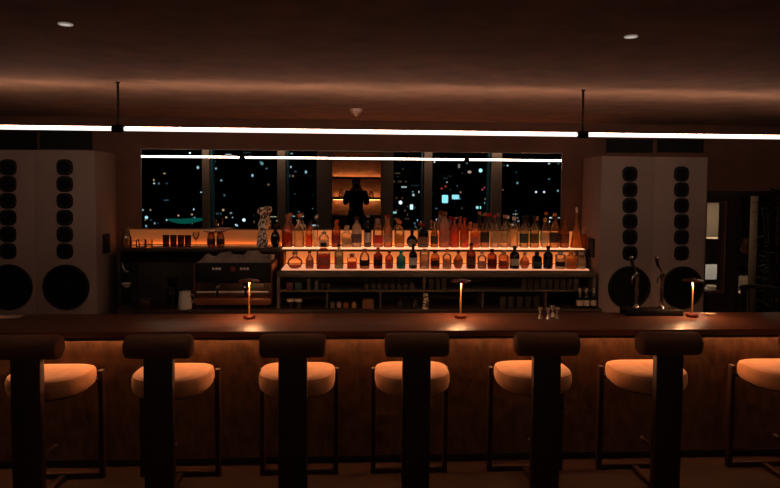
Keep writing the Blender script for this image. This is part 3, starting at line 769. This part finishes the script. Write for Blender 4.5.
# ------------------------------------------------------------------ things in the glass cabinet
FY = 5.995
ZM = CNT+mz+.0105; ZC = CNT+.0005
def row(name, b, m, pxs, Y, z, label, cat, group):
    o0 = None
    for px in pxs:
        if o0 is None: o0 = tag(obj(name, b, m), label, cat, group); o = o0
        else: o = o0.copy(); C.objects.link(o)
        o.location = (at(px, 285, Y).x, Y, z)
wineg = lambda: B().lathe([(0, .105), (.028, .105), (.028, .102), (.004, .098), (.0035, .06), (.02, .05), (.028, .025), (.022, .0), (.0205, .0), (.0265, .025), (.018, .048), (0, .054)], seg=18)
row('wine_glass', wineg(), M_cabg, [366.5, 373, 379.5, 386, 392.5, 399, 405.5, 412], 6.02, ZM, 'upside down stemmed glass in the row left of the cabinet divider', 'glass', 'upturned glasses, left row')
row('tumbler', glass_mesh(.028, .1, .9), M_cabg, [524, 530.5, 537, 543.5, 550, 556.5, 563, 569.5, 576], 6.02, ZM, 'clear tumbler in the long upper row at the right of the cabinet', 'glass', 'tumblers, upper right row')
row('tumbler', glass_mesh(.032, .1, .85), M_cabg, [503, 511.5, 520, 528.5, 537], 6.02, ZC, 'clear tumbler in the lower row right of the middle lamp', 'glass', 'tumblers, lower right row')
row('tumbler', glass_mesh(.026, .1, .9), M_cabg, [431, 437.5, 444], 6.02, ZM, 'clear tumbler on the middle shelf just left of the middle table lamp', 'glass', 'tumblers beside the middle lamp')
row('glass_jar', B().lathe([(0, 0), (.027, 0), (.03, .006), (.03, .05), (.02, .066), (.022, .078), (0, .078)], seg=18), M_cabg, [400, 408, 416], 6.02, ZC, 'small glass jar in the lower cabinet left of the patterned bottle', 'jar', 'small jars in the lower cabinet')
for px, hh, c_, lb in ((309, .11, '#5a5048', 'grey metal canister in the upper left of the cabinet'), (316.5, .1, '#6c6660', 'slim pale canister left of the small glasses in the cabinet')):
    t = thing('canister', lb, 'canister', (at(px, 285, 6.0).x, 6.0, ZM), 0, 'canisters in the cabinet')
    obj('body', B().lathe([(0, 0), (.02, 0), (.021, .004), (.021, hh*.85), (0, hh*.85)], seg=18), col(c_, .4), t)
    obj('lid', B().lathe([(0, hh*.85), (.023, hh*.85), (.022, hh), (0, hh)], seg=18), M_steel, t)
row('shot_glass', glass_mesh(.022, .06, .8), M_cabg, [323, 328.5], 6.0, ZM, 'short clear glass beside the slim canister in the cabinet', 'glass', 'short glasses in the cabinet')
for px, c_, lb in ((290, '#5a2428', 'dull red tin at the left end of the middle shelf'), (298.5, '#1f3a2a', 'dark green tin next to the red tin on the middle shelf')):
    t = thing('tea_tin', lb, 'tin', (at(px, 285, 6.0).x, 6.0, ZM), 0, 'tins on the middle shelf')
    obj('tin', B().box(-.034, .034, -.03, .03, 0, .062, .005), col(c_, .5), t); obj('lid', B().box(-.035, .035, -.031, .031, .062, .074, .003), col(c_, .4), t)
for px, lb in ((290.5, 'white lidded cup at the left end of the lower cabinet'), (298.5, 'white lidded cup, second from the left in the lower cabinet')):
    t = thing('lidded_cup', lb, 'cup', (at(px, 305, 6.0).x, 6.0, ZC), 0, 'white lidded cups')
    obj('cup', B().lathe([(0, 0), (.026, 0), (.034, .065), (0, .065)], seg=20), M_steel, t); obj('lid', B().lathe([(0, .065), (.037, .065), (.036, .085), (0, .088)], seg=20), M_white, t)
for px, c_, lb in ((332.5, '#7c6c60', 'small grey jar, leftmost in the middle lower compartment'), (339, '#8c7466', 'small beige jar in the middle lower compartment'), (346, '#9c5c34', 'small orange jar in the middle lower compartment'), (354, '#b08a5c', 'small ochre jar next to the wicker basket')):
    t = thing('spice_jar', lb, 'jar', (at(px, 305, 6.0).x, 6.0, ZC), 0, 'jars in the lower cabinet')
    obj('jar', B().lathe([(0, 0), (.024, 0), (.026, .005), (.026, .045), (.02, .052), (0, .052)], seg=18), col(c_, .4), t); obj('lid', B().lathe([(0, .052), (.023, .052), (.022, .066), (0, .066)], seg=18), M_steel, t)
# wicker basket
b = B()
for i in range(7):
    z = .006+i*.011; b.tube([(x, y, z) for x, y in ((-.05, -.04), (.05, -.04), (.05, .04), (-.05, .04), (-.05, -.04))], .006, 8)
b.box(-.05, .05, -.04, .04, 0, .008)
tag(obj('wicker_basket', b, mat('wicker', '#8a5a38', .8)), 'small brown wicker basket in the middle lower compartment', 'basket').location = (at(368, 305, 6.0).x, 6.0, ZC)
# patterned bottle in front
t = thing('patterned_bottle', 'cream patterned bottle standing in the cabinet left of the middle lamp', 'bottle', on_counter(425.5, 5.935))
obj('body', B().lathe([(0, 0), (.028, 0), (.032, .01), (.028, .04), (.033, .07), (.026, .1), (.022, .115), (.022, .13), (0, .13)], seg=20), M_orn, t)
obj('cap', B().lathe([(0, .13), (.025, .13), (.024, .15), (0, .152)], seg=18), M_white, t)
# wine bottles at the right end
w0 = None
for px, Y, lb in ((579.5, 5.935, 'pale capped wine bottle at the right of the back counter, leftmost of three'), (586, 5.93, 'dark wine bottle at the right of the back counter, middle of three'), (593.2, 5.935, 'dark wine bottle against the right speaker, rightmost of three')):
    loc = on_counter(px, Y)
    if w0 is None:
        w0 = thing('wine_bottle', lb, 'bottle', loc, 0, 'wine bottles on the back counter')
        hh = .2
        obj('glass', B().lathe(prof_for('wine', .03, hh), seg=22), col('#15201a', .12), w0)
        obj('label_band', B().lathe([(.0302, .03), (.031, .031), (.031, .085), (.0302, .086), (.0302, .03)], seg=22), M_paper, w0)
        obj('capsule', B().lathe([(0, .185), (.012, .15), (.0125, .15), (.0125, .2), (0, .201)], seg=16), col('#b0a090', .4), w0)
    else: dup(w0, loc, lb)

# ------------------------------------------------------------------ doorway: seated person, books, armchair, plant
def skin(name, P_, E_, m, parent=None, root=0, sub=2):
    me = bpy.data.meshes.new(name); me.from_pydata([p[:3] for p in P_], E_, [])
    o = bpy.data.objects.new(name, me); C.objects.link(o); me.materials.append(m)
    sk = o.modifiers.new('Skin', 'SKIN'); sk.use_smooth_shade = True
    if not me.skin_vertices: 
        bpy.context.view_layer.update()
    for i, v in enumerate(me.skin_vertices[0].data):
        r = P_[i][3]; v.radius = (r if isinstance(r, tuple) else (r, r)); v.use_root = (i == root)
    sb = o.modifiers.new('Sub', 'SUBSURF'); sb.levels = sub; sb.render_levels = sub
    if parent is not None: o.parent = parent
    return o
def human(t, J, hair=True, jacket=M_cloth_black, trousers=M_cloth_black):
    names = list(J); idx = {n: i for i, n in enumerate(names)}
    bones = [('pelvis', 'waist'), ('waist', 'chest'), ('chest', 'neck'), ('neck', 'headlow'), ('headlow', 'head'), ('head', 'crown')]
    for s in 'LR':
        bones += [('chest', 'sh'+s), ('sh'+s, 'el'+s), ('el'+s, 'wr'+s), ('wr'+s, 'pm'+s), ('pelvis', 'hip'+s), ('hip'+s, 'kn'+s), ('kn'+s, 'an'+s), ('an'+s, 'toe'+s)]
    P_ = [(*J[n][0], J[n][1]) for n in names]; E_ = [(idx[a], idx[b_]) for a, b_ in bones]
    # five fingers per hand
    for s in 'LR':
        w, p = Vector(J['wr'+s][0]), Vector(J['pm'+s][0]); d = (p-w).normalized()
        side = d.cross(Vector((0, 0, 1)));  side = side.normalized() if side.length > .1 else Vector((1, 0, 0))
        dn = Vector((0, .3, -.6)).normalized()
        for q, (off, ln) in enumerate(((-.03, .065), (-.01, .078), (.01, .073), (.03, .056))):
            a = p + side*off; b1 = a + d*ln*.5; b2 = b1 + (d+dn*.9).normalized()*ln*.5
            n = len(P_); P_ += [(*a, .009), (*b1, .0085), (*b2, .007)]; E_ += [(idx['pm'+s], n), (n, n+1), (n+1, n+2)]
        a = w + side*-.035 + d*.03; b2 = a + (d-side*.7).normalized()*.05
        n = len(P_); P_ += [(*a, .011), (*b2, .009)]; E_ += [(idx['wr'+s], n), (n, n+1)]
    body = skin('body', P_, E_, M_skin, t, idx['pelvis'])
    def sub(name, keep, bn, m, k):
        ii = {n: i for i, n in enumerate(keep)}
        PP = [(*J[n][0], tuple(q+k for q in (J[n][1] if isinstance(J[n][1], tuple) else (J[n][1],)*2))) for n in keep]
        return skin(name, PP, [(ii[a], ii[b_]) for a, b_ in bn if a in ii and b_ in ii], m, t, 0)
    sub('jacket', ['pelvis', 'waist', 'chest', 'neck', 'shL', 'elL', 'wrL', 'shR', 'elR', 'wrR'], bones, jacket, .014)
    sub('trousers', ['pelvis', 'waist', 'hipL', 'knL', 'anL', 'hipR', 'knR', 'anR'], bones, trousers, .012)
    for s in 'LR':
        a, tt_ = Vector(J['an'+s][0]), Vector(J['toe'+s][0])
        skin('shoe', [(*(a+Vector((0, 0, -.03))), .045), (*tt_, .038)], [(0, 1)], M_blackm, t, 0)
    hc = Vector(J['head'][0]); f = Vector(J['face'][0])-hc if 'face' in J else Vector((0, 1, 0))
    return hc
def head_details(t, hc, f):
    f = f.normalized(); sd = Vector((f.y, -f.x, 0)).normalized()
    M = Matrix((( sd.x, f.x, 0, hc.x), (sd.y, f.y, 0, hc.y), (0, 0, 1, hc.z), (0, 0, 0, 1)))
    def place(o): o.matrix_local = M
    b = B().ball((0, -.018, .03), .098, (.92, 1.06, 1.0)); 
    # cut the lower front away: hair cap only
    for v in list(b.bm.verts):
        if v.co.y > .03 and v.co.z < .07: v.co.y = .03 + (v.co.y-.03)*.15
    place(obj('hair', b, M_hair, t))
    for s in (-1, 1):
        place(obj('eye', B().ball((s*.031, .083, 0), .012), M_white, t)); place(obj('ear', B().ball((s*.082, -.005, -.005), .022, (.45, .8, 1.3)), M_skin, t))
    place(obj('nose', B().ball((0, .1, -.028), .014, (.8, 1, 1.6)), M_skin, t)); place(obj('mouth', B().ball((0, .088, -.064), .02, (1, .35, .3)), col('#7a3a32', .5), t))

# photographer: stands on the raised floor behind the lens, seen in the mirror
FZ = .57
J = {'pelvis': ((0, 0, .95), (.15, .11)), 'waist': ((0, 0, 1.12), (.14, .105)), 'chest': ((0, 0, 1.34), (.165, .115)), 'neck': ((0, .01, 1.485), .058), 'headlow': ((0, .035, 1.54), (.068, .075)),
     'head': ((0, .03, 1.62), (.078, .092)), 'crown': ((0, .02, 1.69), (.055, .07)),
     'shL': ((-.19, 0, 1.41), .062), 'elL': ((-.235, .12, 1.17), .045), 'wrL': ((-.095, .21, 1.45), .03), 'pmL': ((-.075, .225, 1.52), (.032, .02)),
     'shR': ((.19, 0, 1.41), .062), 'elR': ((.235, .12, 1.17), .045), 'wrR': ((.1, .2, 1.47), .03), 'pmR': ((.08, .215, 1.54), (.032, .02)),
     'hipL': ((-.1, 0, .9), .095), 'knL': ((-.115, .02, .5), .065), 'anL': ((-.12, -.01, .09), .042), 'toeL': ((-.13, .13, .035), .035),
     'hipR': ((.1, 0, .9), .095), 'knR': ((.115, .02, .5), .065), 'anR': ((.12, -.01, .09), .042), 'toeR': ((.13, .13, .035), .035)}
PX, PYY = 0.0, -.30
t = thing('person', 'person in black holding a camera up, standing, reflected in the mirror', 'person', (PX, PYY, FZ))
human(t, J); head_details(t, Vector((0, .03, 1.62)), Vector((0, 1, 0)))
t = thing('camera', 'black camera held to the face of the reflected person', 'camera', (0, -.135, 2.13))
obj('camera_body', B().box(-.068, .068, -.03, .025, -.045, .045, .008).box(-.025, .025, -.025, .02, .045, .065, .006), M_blackm, t)
obj('lens', B().lathe([(0, 0), (.034, 0), (.036, .05), (.034, .07), (.026, .07), (.02, .06), (0, .055)], (0, .025, 0), 28, 'Y').tube([(0, .025, 0), (0, .09, 0)], .033, 24), M_blackm, t)

# lit shelving niche in the rear wall
nx0, nx1 = cx[3][1]+.002, cx[4][0]-.002
zA = refl(356, 178, DR).z; zB = refl(356, 198.5, DR).z; zT = refl(356, 153, DR).z
t = thing('shelving_niche', 'tall niche with glowing orange shelves, seen reflected in the mirror', 'shelving', ((nx0+nx1)/2, YR-.32, FZ))
h = (nx1-nx0)/2
M_nb = mat('niche_back', '#b5876a', .8)
obj('back_board', B().box(-h, h, 0, .02, 0, HZ-FZ), M_nb, t)
obj('side_board', B().box(-h, -h+.03, .02, .42, 0, HZ-FZ), M_column, t); obj('side_board', B().box(h-.03, h, .02, .42, 0, HZ-FZ), M_column, t)
obj('header', B().box(-h+.03, h-.03, .02, .4, zT-FZ, HZ-FZ), M_column, t)
for z in (zA, zB):
    obj('shelf', B().box(-h+.03, h-.03, .02, .38, z-FZ-.03, z-FZ), M_fascia, t)
    obj('lip', B().box(-h+.03, h-.03, .13, .14, z-FZ, z-FZ+.035), M_fascia, t)
    obj('light_strip', B().box(-h+.05, h-.05, .09, .11, z-FZ+.0005, z-FZ+.012), E_niche, t)
obj('light_strip', B().box(-h+.05, h-.05, .09, .11, zB-FZ-.042, zB-FZ-.0305), E_niche, t)
obj('base_cabinet', B().box(-h+.03, h-.03, .02, .4, 0, .75), M_cab, t)
for i, (dx, z, hh, lb) in enumerate(((-.42, zB, .26, 'dark vase on the glowing niche shelf, left of the reflected person'), (.4, zB, .22, 'dark bowl shaped vase on the niche shelf, right of the reflected person'))):
    o = tag(obj('vase', B().lathe([(0, 0), (.04, 0), (.08, hh*.35), (.05, hh*.75), (.03, hh*.85), (.045, hh), (.04, hh), (.025, hh*.85), (0, hh*.8)]), gl('#8a5a40')), lb, 'vase', 'vases in the niche')
    o.location = ((nx0+nx1)/2+dx, YR-.32+.24, z+.0006)

# added unseen lounge lights that brighten the rear columns
for i in range(7):
    if i == 3: continue
    a, c = cx[i] if i < 3 else cx[i+1]; x = (a+c)/2
    t = thing('column_fill_light', 'added unseen spotlight brightening the rear window columns', 'ceiling light', (x, YR+.36, HZ), 0, 'added lights over the rear columns')
    obj('housing', B().lathe([(0, -.03), (.022, -.03), (.03, -.05), (.045, -.05), (.045, 0)]), M_black, t)
    obj('bulb', B().lathe([(0, -.045), (.025, -.045), (.025, -.031), (0, -.031)]), E_colfill, t)

# ------------------------------------------------------------------ city beyond the rear windows
lm = {}
def le(c, st):
    if (c, st) not in lm: lm[(c, st)] = emit('city_light_'+c.strip('#'), c, st)
    return lm[(c, st)]
pal = [('#9fc8d8', 1.0), ('#cfe4ea', 1.3), ('#6f98a8', .7), ('#ffcf90', .8), ('#5c7c90', .5), ('#d8a070', .5), ('#406878', .4), ('#ffffff', 1.6)]
wm = {}
def lightbox(name, c, st):
    if (c, st) not in wm:
        b = B().box(-.5, .5, 0, 1, -.5, .5); me = bpy.data.meshes.new(name); b.bm.to_mesh(me); b.bm.free(); me.materials.append(le(c, st)); wm[(c, st)] = me
    return bpy.data.objects.new(name, wm[(c, st)])
blds = [(136, 170, 152, 95, 'tall narrow'), (172, 204, 160, 110, 'broad dim'), (208, 238, 153, 85, 'grey'), (240, 262, 151, 100, 'slender'), (264, 284, 158, 78, 'squat'), (284, 305, 152, 70, 'brightly windowed'),
        (305, 322, 151, 92, 'dark slab'), (390, 410, 154, 75, 'warm windowed'), (411, 428, 160, 98, 'set back'), (428, 452, 158, 82, 'sign bearing'), (454, 478, 152, 96, 'high'), (479, 500, 163, 74, 'low roofed'),
        (500, 522, 155, 88, 'sparsely lit'), (524, 546, 165, 102, 'wide'), (546, 572, 157, 79, 'corner')]
for a, c, top, D, w in blds:
    p0, p1 = refl(a, 229, D), refl(c, top, D)
    zb = -22
    t = thing('tower_block', w+' dark tower block of the night city, reflected in the mirror', 'building', ((p0.x+p1.x)/2, p0.y, zb), 0, 'towers of the night city')
    W2 = (p1.x-p0.x)/2; H = p1.z-zb
    obj('facade', B().box(-W2, W2, -12, 0, 0, H).box(-W2*.4, W2*.4, -8, -3, H, H+1.5), M_bld, t, False)
    n = 26 if w in ('brightly windowed', 'warm windowed') else random.randint(11, 20)
    zl_ = refl(a, 228, D).z - zb
    for i in range(n):
        cl, st = random.choice(pal[:7] if random.random() < .93 else pal)
        if w == 'warm windowed': cl, st = '#a07858', .3
        o = lightbox('lit_window', cl, st); C.objects.link(o); o.parent = t
        u = random.random(); v = random.random()
        zz = zl_ + (H-zl_)*v if random.random() < .6 else zl_ + (H-zl_)*.22*v
        sw = random.uniform(.16, .34)*D/100; sh = random.uniform(.16, .36)*D/100
        if random.random() < .12: sw *= 4; sh *= .6
        o.location = ((u-.5)*1.8*W2, 0, round(zz*2)/2); o.scale = (sw, .06, sh)
# named bright spots: (px, py, w, h, colour, strength, label)
spots = [(445, 199, 6, 8, '#8fe4ee', 2.2, 'bright cyan illuminated sign on a city tower, left half'), (455.5, 197, 7, 4.5, '#9fe8f0', 1.8, 'bright cyan illuminated sign on a city tower, right half'),
         (400.5, 202.5, 3.6, 3.6, '#e0ffff', 3, 'round white city lamp in the mirror right of the niche'), (411.5, 207, 3, 5, '#c8f0ec', 2.4, 'oval white city lamp in the mirror right of the niche'),
         (393.5, 212.5, 6, 2, '#9cd8d0', 1.4, 'flat greenish lit sign low beside the niche column'), (480.5, 170.5, 3.8, 3.8, '#a8f0e8', 2.6, 'bright round teal city lamp near the mirror top'),
         (478.5, 207.5, 5, 2.6, '#a0e0dc', 1.8, 'flat teal lit sign low in the right half of the mirror'), (404, 187, 5.5, 1.6, '#b8c0c0', 1.2, 'pale lit window strip right of the niche'),
         (536, 192, 2.2, 2.2, '#e8f4ff', 1.8, 'left of two paired white city lamps at the right'), (544, 192, 2.2, 2.2, '#e8f4ff', 1.8, 'right of two paired white city lamps at the right'),
         (507.5, 165.5, 1.8, 1.8, '#d0e0ec', 1.4, 'small white city lamp near the top of the right panes'), (482.5, 189.5, 1.8, 1.8, '#e04868', 1.2, 'lower red beacon left of the right column'), (484.5, 187.5, 1.6, 1.6, '#e04868', 1, 'upper red beacon left of the right column'),
         (441.5, 188.5, 1.8, 1.8, '#d05040', 1.2, 'left red beacon above the cyan sign'), (445.5, 186.5, 1.8, 2.2, '#d04838', 1, 'right red beacon above the cyan sign'),
         (146.5, 217.5, 3.2, 3.2, '#a8e0e0', 1.8, 'white city lamp in the lower left mirror corner'), (146.5, 226, 2.4, 2.4, '#80b8b8', 1.2, 'small city lamp at the lowest left mirror corner'), (198, 167.5, 2.6, 3.2, '#a0c8cc', 1.4, 'pale city lamp left of the first window column'),
         (216, 168.5, 2, 2, '#a8d0d8', 1.2, 'pale city lamp right of the first window column'), (244, 220, 3.2, 3.2, '#d8fcff', 2.4, 'bright white city lamp left of the ceramic decanter'), (252.5, 175.5, 2.4, 3, '#a0d0d8', 1.3, 'pale city lamp left of the second window column'),
         (262, 163.5, 3, 3.4, '#80b8b0', 1, 'greenish city lamp high left of the second window column'), (237, 225.5, 2.2, 2.2, '#b0dce0', 1.2, 'small city lamp low between window columns'), (178.5, 215.5, 2, 1.8, '#e89878', 1.3, 'small orange city lamp above the green lights'),
         (192, 214.5, 2.2, 1.8, '#e0a088', 1, 'small orange city lamp right above the green lights'), (434.5, 162, 1.8, 1.4, '#ffffff', 2, 'white city lamp below the reflected line light'), (459, 166, 2, 4, '#a09080', 1, 'dim warm tower light in the right half'), (469.5, 172, 4, 3, '#e8b890', 1, 'warm cluster light right of the cyan sign'),
         (190, 153, 1.8, 1.8, '#f0f4f8', 2.2, 'small white city lamp above the reflected line light'), (231, 213, 2.6, 2, '#88a8b0', 1, 'dim city lamp below the second pane middle'), (289, 176, 2.4, 2.4, '#90c0cc', 1, 'pale lamp on the windowed tower'), (306, 172, 2.4, 3, '#a8d4dc', 1.2, 'pale city lamp left of the niche')]
for px, py, w, h_, c_, st, lb in spots:
    LI = spots.index((px, py, w, h_, c_, st, lb)); D = 52+LI*.5; p = refl(px, py, D); k_ = D/F
    t = thing('city_lamp', lb, 'light', (p.x, p.y, -22), 0, 'bright spots of the night city')
    obj('mast', B().box(-.05, .05, -.4, -.3, 0, p.z+22), M_bld, t)
    o = obj('lamp_head', B().ball((0, 0, 0), .5, (1, .6, 1), 14, 8) if abs(w-h_) < 1.5 else B().box(-.5, .5, -.3, .3, -.5, .5, .12), le(c_, st), t)
    o.location = (0, 0, p.z+22); o.scale = (w*k_, .3, h_*k_)
p0 = refl(168, 219.5, 50); p1 = refl(205, 219.5, 50); hh = 50/F
b = B(); n = 18; rr = []
pts = []
for i in range(n+1):
    u = i/n; x = p0.x+(p1.x-p0.x)*u; r = (.5+2.2*math.sin(PI*min(1, u*1.02))**.6)*hh*.95
    pts.append((x, p0.y, p0.z - math.sin(u*PI*1.3)*1.4*hh - u*.5*hh)); rr.append(max(.05, r))
b.tube(pts, .1, 12, rr)
struct('ground', B().box(-60, 60, -130, YR-1, -22.2, -22.001), M_bld)
tag(obj('green_canopy_lights', b, le('#08907a', .42)), 'long glowing green canopy low in the left mirror pane', 'light')

# ------------------------------------------------------------------ room beyond the doorway
FYP = 11.0
hp = at(742.5, 243, FYP)
zs = hp.z-1.2     # seat lift so that the head is where it shows
t = thing('person', 'person in dark jacket seated in the room beyond the doorway', 'person', (hp.x, FYP, max(0, zs)))
J2 = {'pelvis': ((0, 0, .52), (.15, .12)), 'waist': ((0, 0, .68), (.14, .11)), 'chest': ((0, -.02, .9), (.165, .12)), 'neck': ((0, -.03, 1.05), .056), 'headlow': ((0, -.06, 1.1), (.066, .075)),
      'head': ((0, -.07, 1.19), (.078, .09)), 'crown': ((0, -.06, 1.26), (.055, .07)),
      'shL': ((-.18, -.02, .97), .06), 'elL': ((-.24, -.14, .74), .044), 'wrL': ((-.08, -.32, .78), .03), 'pmL': ((-.03, -.38, .79), (.03, .02)),
      'shR': ((.18, -.02, .97), .06), 'elR': ((.24, -.14, .74), .044), 'wrR': ((.1, -.32, .8), .03), 'pmR': ((.05, -.38, .81), (.03, .02)),
      'hipL': ((-.1, -.03, .5), .09), 'knL': ((-.12, -.46, .5), .065), 'anL': ((-.12, -.46, .1), .042), 'toeL': ((-.13, -.6, .04), .035),
      'hipR': ((.1, -.03, .5), .09), 'knR': ((.12, -.46, .5), .065), 'anR': ((.12, -.46, .1), .042), 'toeR': ((.13, -.6, .04), .035)}
human(t, J2, jacket=mat('navy_jacket', '#20242c', .85)); head_details(t, Vector((0, -.07, 1.19)), Vector((0, -1, 0)))
t = thing('lounge_chair', 'dark lounge chair under the seated person beyond the doorway', 'chair', (hp.x, FYP+.08, max(0, zs)))
obj('seat', B().box(-.3, .3, -.35, .25, .28, .385, .03), M_cab, t); obj('backrest', B().box(-.3, .3, .14, .26, .385, .95, .03), M_cab, t)
for s in (-1, 1):
    for yy in (-.3, .2): obj('leg', B().tube([(s*.26, yy, 0), (s*.25, yy, .28)], .016), M_black, t)
# low table with white books in front of them
BY = 9.3
q = at(743.5, 291, BY)
t = thing('side_table', 'low dark table with white books beyond the doorway', 'table', (q.x, BY, 0))
tz = q.z
obj('tabletop', B().box(-.22, .22, -.14, .14, tz-.03, tz, .005), M_cab, t)
for s in (-1, 1):
    for yy in (-.11, .11): obj('leg', B().box(s*.19-.012, s*.19+.012, yy-.012, yy+.012, 0, tz-.03), M_black, t)
bh = at(743.5, 276, BY).z - tz
for i in range(7):
    o = tag(obj('book', B().box(-.011, .011, -.08, .08, 0, bh*(1-.03*(i % 3)), .002), M_book), 'upright white book in the row beyond the doorway', 'book', 'white books beyond the doorway'); o.location = (q.x-.085+i*.028, BY, tz+.0006)
# cream curtain right of the person
p0 = at(750.5, 250, 8.2); p1 = at(755, 250, 8.2)
b = B(); n = 40; tb = bmesh.new(); A_ = []
for i in range(n+1):
    x = p0.x+(p1.x-p0.x)*i/n; y = .03*math.sin(i*.9); A_.append((x-p0.x, y))
ring = A_+[(x, y+.012) for x, y in A_[::-1]]
v0 = [tb.verts.new((x, y, 0)) for x, y in ring]; v1 = [tb.verts.new((x, y, 2.2)) for x, y in ring]
for i in range(len(ring)):
    j = (i+1) % len(ring); tb.faces.new((v0[i], v0[j], v1[j], v1[i]))
b.merge(tb)
M_curt2 = mat('taupe_curtain', '#42352b', .9)
tag(obj('curtain', b, M_curt2), 'narrow taupe curtain right of the seated person', 'curtain').location = (p0.x, 8.2, 0.02)
# cream blind behind the narrow window
p0 = at(705, 238, 8.1); p1 = at(722, 202, 8.1)
t = thing('window_blind', 'cream blind hanging behind the narrow window by the speakers', 'blind', ((p0.x+p1.x)/2, 8.1, p0.z)); h = (p1.x-p0.x)/2+.05
b = B()
nb = int((p1.z-p0.z)/.037)
for i in range(nb): b.box(-h, h, 0, .01, .015+i*.037, .015+i*.037+.033)
obj('slats', b, M_cream, t); obj('bottom_rail', B().box(-h, h, -.005, .015, -.01, .012), M_paper, t)
# white bowls on sideboard behind the narrow window, plus an added unseen lamp
q = at(712, 289.5, 7.6)
t = thing('sideboard', 'dark sideboard behind the narrow window right of the speakers', 'sideboard', (q.x, 7.6, 0))
obj('body', B().box(-.5, .25, -.2, .2, .05, q.z-.02), M_cab, t); obj('top', B().box(-.52, .27, -.22, .22, q.z-.02, q.z), M_white, t)
for s in (-.36, .2): obj('foot', B().box(s-.02, s+.02, -.18, .18, 0, .05), M_black, t)
for i, (px, py, r, lb) in enumerate(((709.5, 288, .07, 'pale plate stack on the sideboard behind the narrow window'), (714, 288, .06, 'small pale bowl on the sideboard behind the narrow window'))):
    o = tag(obj('bowl', B().lathe([(0, 0), (r*.6, 0), (r, r*.8), (r*.95, r*.8), (r*.5, .01), (0, .01)]), M_white), lb, 'bowl'); o.location = (at(px, py, 7.58).x, 7.58+(i*.12-.06), q.z+.0006)
t = thing('blind_fill_lamp', 'added unseen shaded lamp on the sideboard, lighting the blind', 'lamp', (q.x-.39, 7.56, q.z+.0006))
obj('base', B().lathe([(0, 0), (.05, 0), (.05, .01), (.008, .02), (.008, .2), (0, .2)]), M_brass, t)
obj('bulb', B().ball((0, 0, .24), .035), emit('blind_fill_bulb', '#ffe0c0', 8), t)
obj('shade', B().lathe([(.09, .2), (.07, .32), (.069, .32), (.089, .2), (.09, .2)]), gl('#e8d8c0', .2, .7), t)
q2 = at(712, 272, 8.0)
t = thing('lit_picture', 'dim teal and white lit display behind the narrow window', 'display', (q2.x, 8.0, q2.z))
obj('screen', B().box(-.16, .16, 0, .01, -.1, .1), emit('display_glow', '#7c8886', .3), t); obj('frame', B().box(-.17, .17, .01, .03, -.11, .11), M_black, t); obj('stand', B().box(-.02, .02, .03, .05, -q2.z, .1), M_black, t)
# added bulb, out of view, to light the person and books
t = thing('far_room_fill_lamp', 'added unseen hanging lamp lighting the room beyond the doorway', 'lamp', (4.72, 7.7, CZ))
obj('cord', B().tube([(0, 0, 0), (0, 0, -1.0)], .004), M_black, t); obj('bulb', B().ball((0, 0, -1.06), .06), emit('far_room_fill_bulb', '#ffd8b0', 170), t)
# armchair right of the lamp, in front of the doorway
AY = 5.65
a0 = at(739, 300, AY); a1 = at(772, 300, AY); azt = at(750, 286, AY).z
t = thing('high_armchair', 'dark curved high armchair in front of the doorway', 'armchair', ((a0.x+a1.x)/2, AY, 0)); h = (a1.x-a0.x)/2
b = B(); pts = [(h*math.cos(a), -.2+.0+.2*math.sin(a)+.1, azt-.02) for a in [PI*i/16 for i in range(17)]]
b.tube(pts, .02)
obj('arm_rail', b, M_black, t)
obj('seat', B().box(-h*.85, h*.85, -.2, .12, .62, .72, .03), M_cab, t)
for k_ in range(9):
    a = PI*k_/8; obj('spindle', B().tube([(h*math.cos(a), -.1+.2*math.sin(a), azt-.03), (h*.85*math.cos(a), -.08+.16*math.sin(a), .7)], .008), M_black, t)
for s in (-1, 1):
    for yy in (-.17, .09): obj('leg', B().tube([(s*h*.8, yy, .62), (s*h*.9, yy, 0)], .018), M_black, t)
# leafy plant at the right edge
def plant(px, Y, zt_, w, label, n=320):
    p = at(px, 250, Y); t = thing('potted_plant', label, 'plant', (p.x, Y, 0), 0)
    obj('pot', B().lathe([(0, 0), (.13, 0), (.18, .35), (.17, .35), (.15, .31), (0, .31)]), M_pot, t)
    b = B(); lf = B(); rnd = random.Random(3)
    for k in range(9):
        a = k*.7; tx, ty = math.cos(a)*w*.6, math.sin(a)*.25
        b.tube([(0, 0, .3), (tx*.3, ty*.3, .9), (tx, ty, zt_-.2)], .01, 6)
    for i in range(n):
        a = rnd.random()*2*PI; r = w*math.sqrt(rnd.random()); z = .75 + (zt_-.75)*rnd.random(); L_ = rnd.uniform(.06, .11)
        c = Vector((math.cos(a)*r, math.sin(a)*min(r, .28), z)); d = Vector((math.cos(a), math.sin(a), rnd.uniform(-.6, .5))).normalized()
        s = d.cross(Vector((0, 0, 1))).normalized()*L_*.28; nrm = d.cross(s).normalized()*.003
        P0 = [c, c+d*L_*.5+s, c+d*L_, c+d*L_*.5-s]
        vt = [lf.bm.verts.new(q_+nrm) for q_ in P0]; vb = [lf.bm.verts.new(q_-nrm) for q_ in P0]
        lf.bm.faces.new(vt); lf.bm.faces.new(vb[::-1])
        for u in range(4): lf.bm.faces.new((vt[u], vb[u], vb[(u+1) % 4], vt[(u+1) % 4]))
    obj('stems', b, M_stoolw, t); obj('foliage', lf, M_leaf, t)
plant(779, 6.17, 2.15, .16, 'tall dark leafy plant at the right picture edge beside the doorway')

# ------------------------------------------------------------------ world and view
w = bpy.data.worlds.new('night'); S.world = w; w.use_nodes = True
w.node_tree.nodes['Background'].inputs[0].default_value = srgb('#1a2430'); w.node_tree.nodes['Background'].inputs[1].default_value = .05
S.view_settings.view_transform = 'Standard'; S.view_settings.look = 'None'; S.view_settings.exposure = 0; S.view_settings.gamma = 1
S.view_settings.use_curve_mapping = False
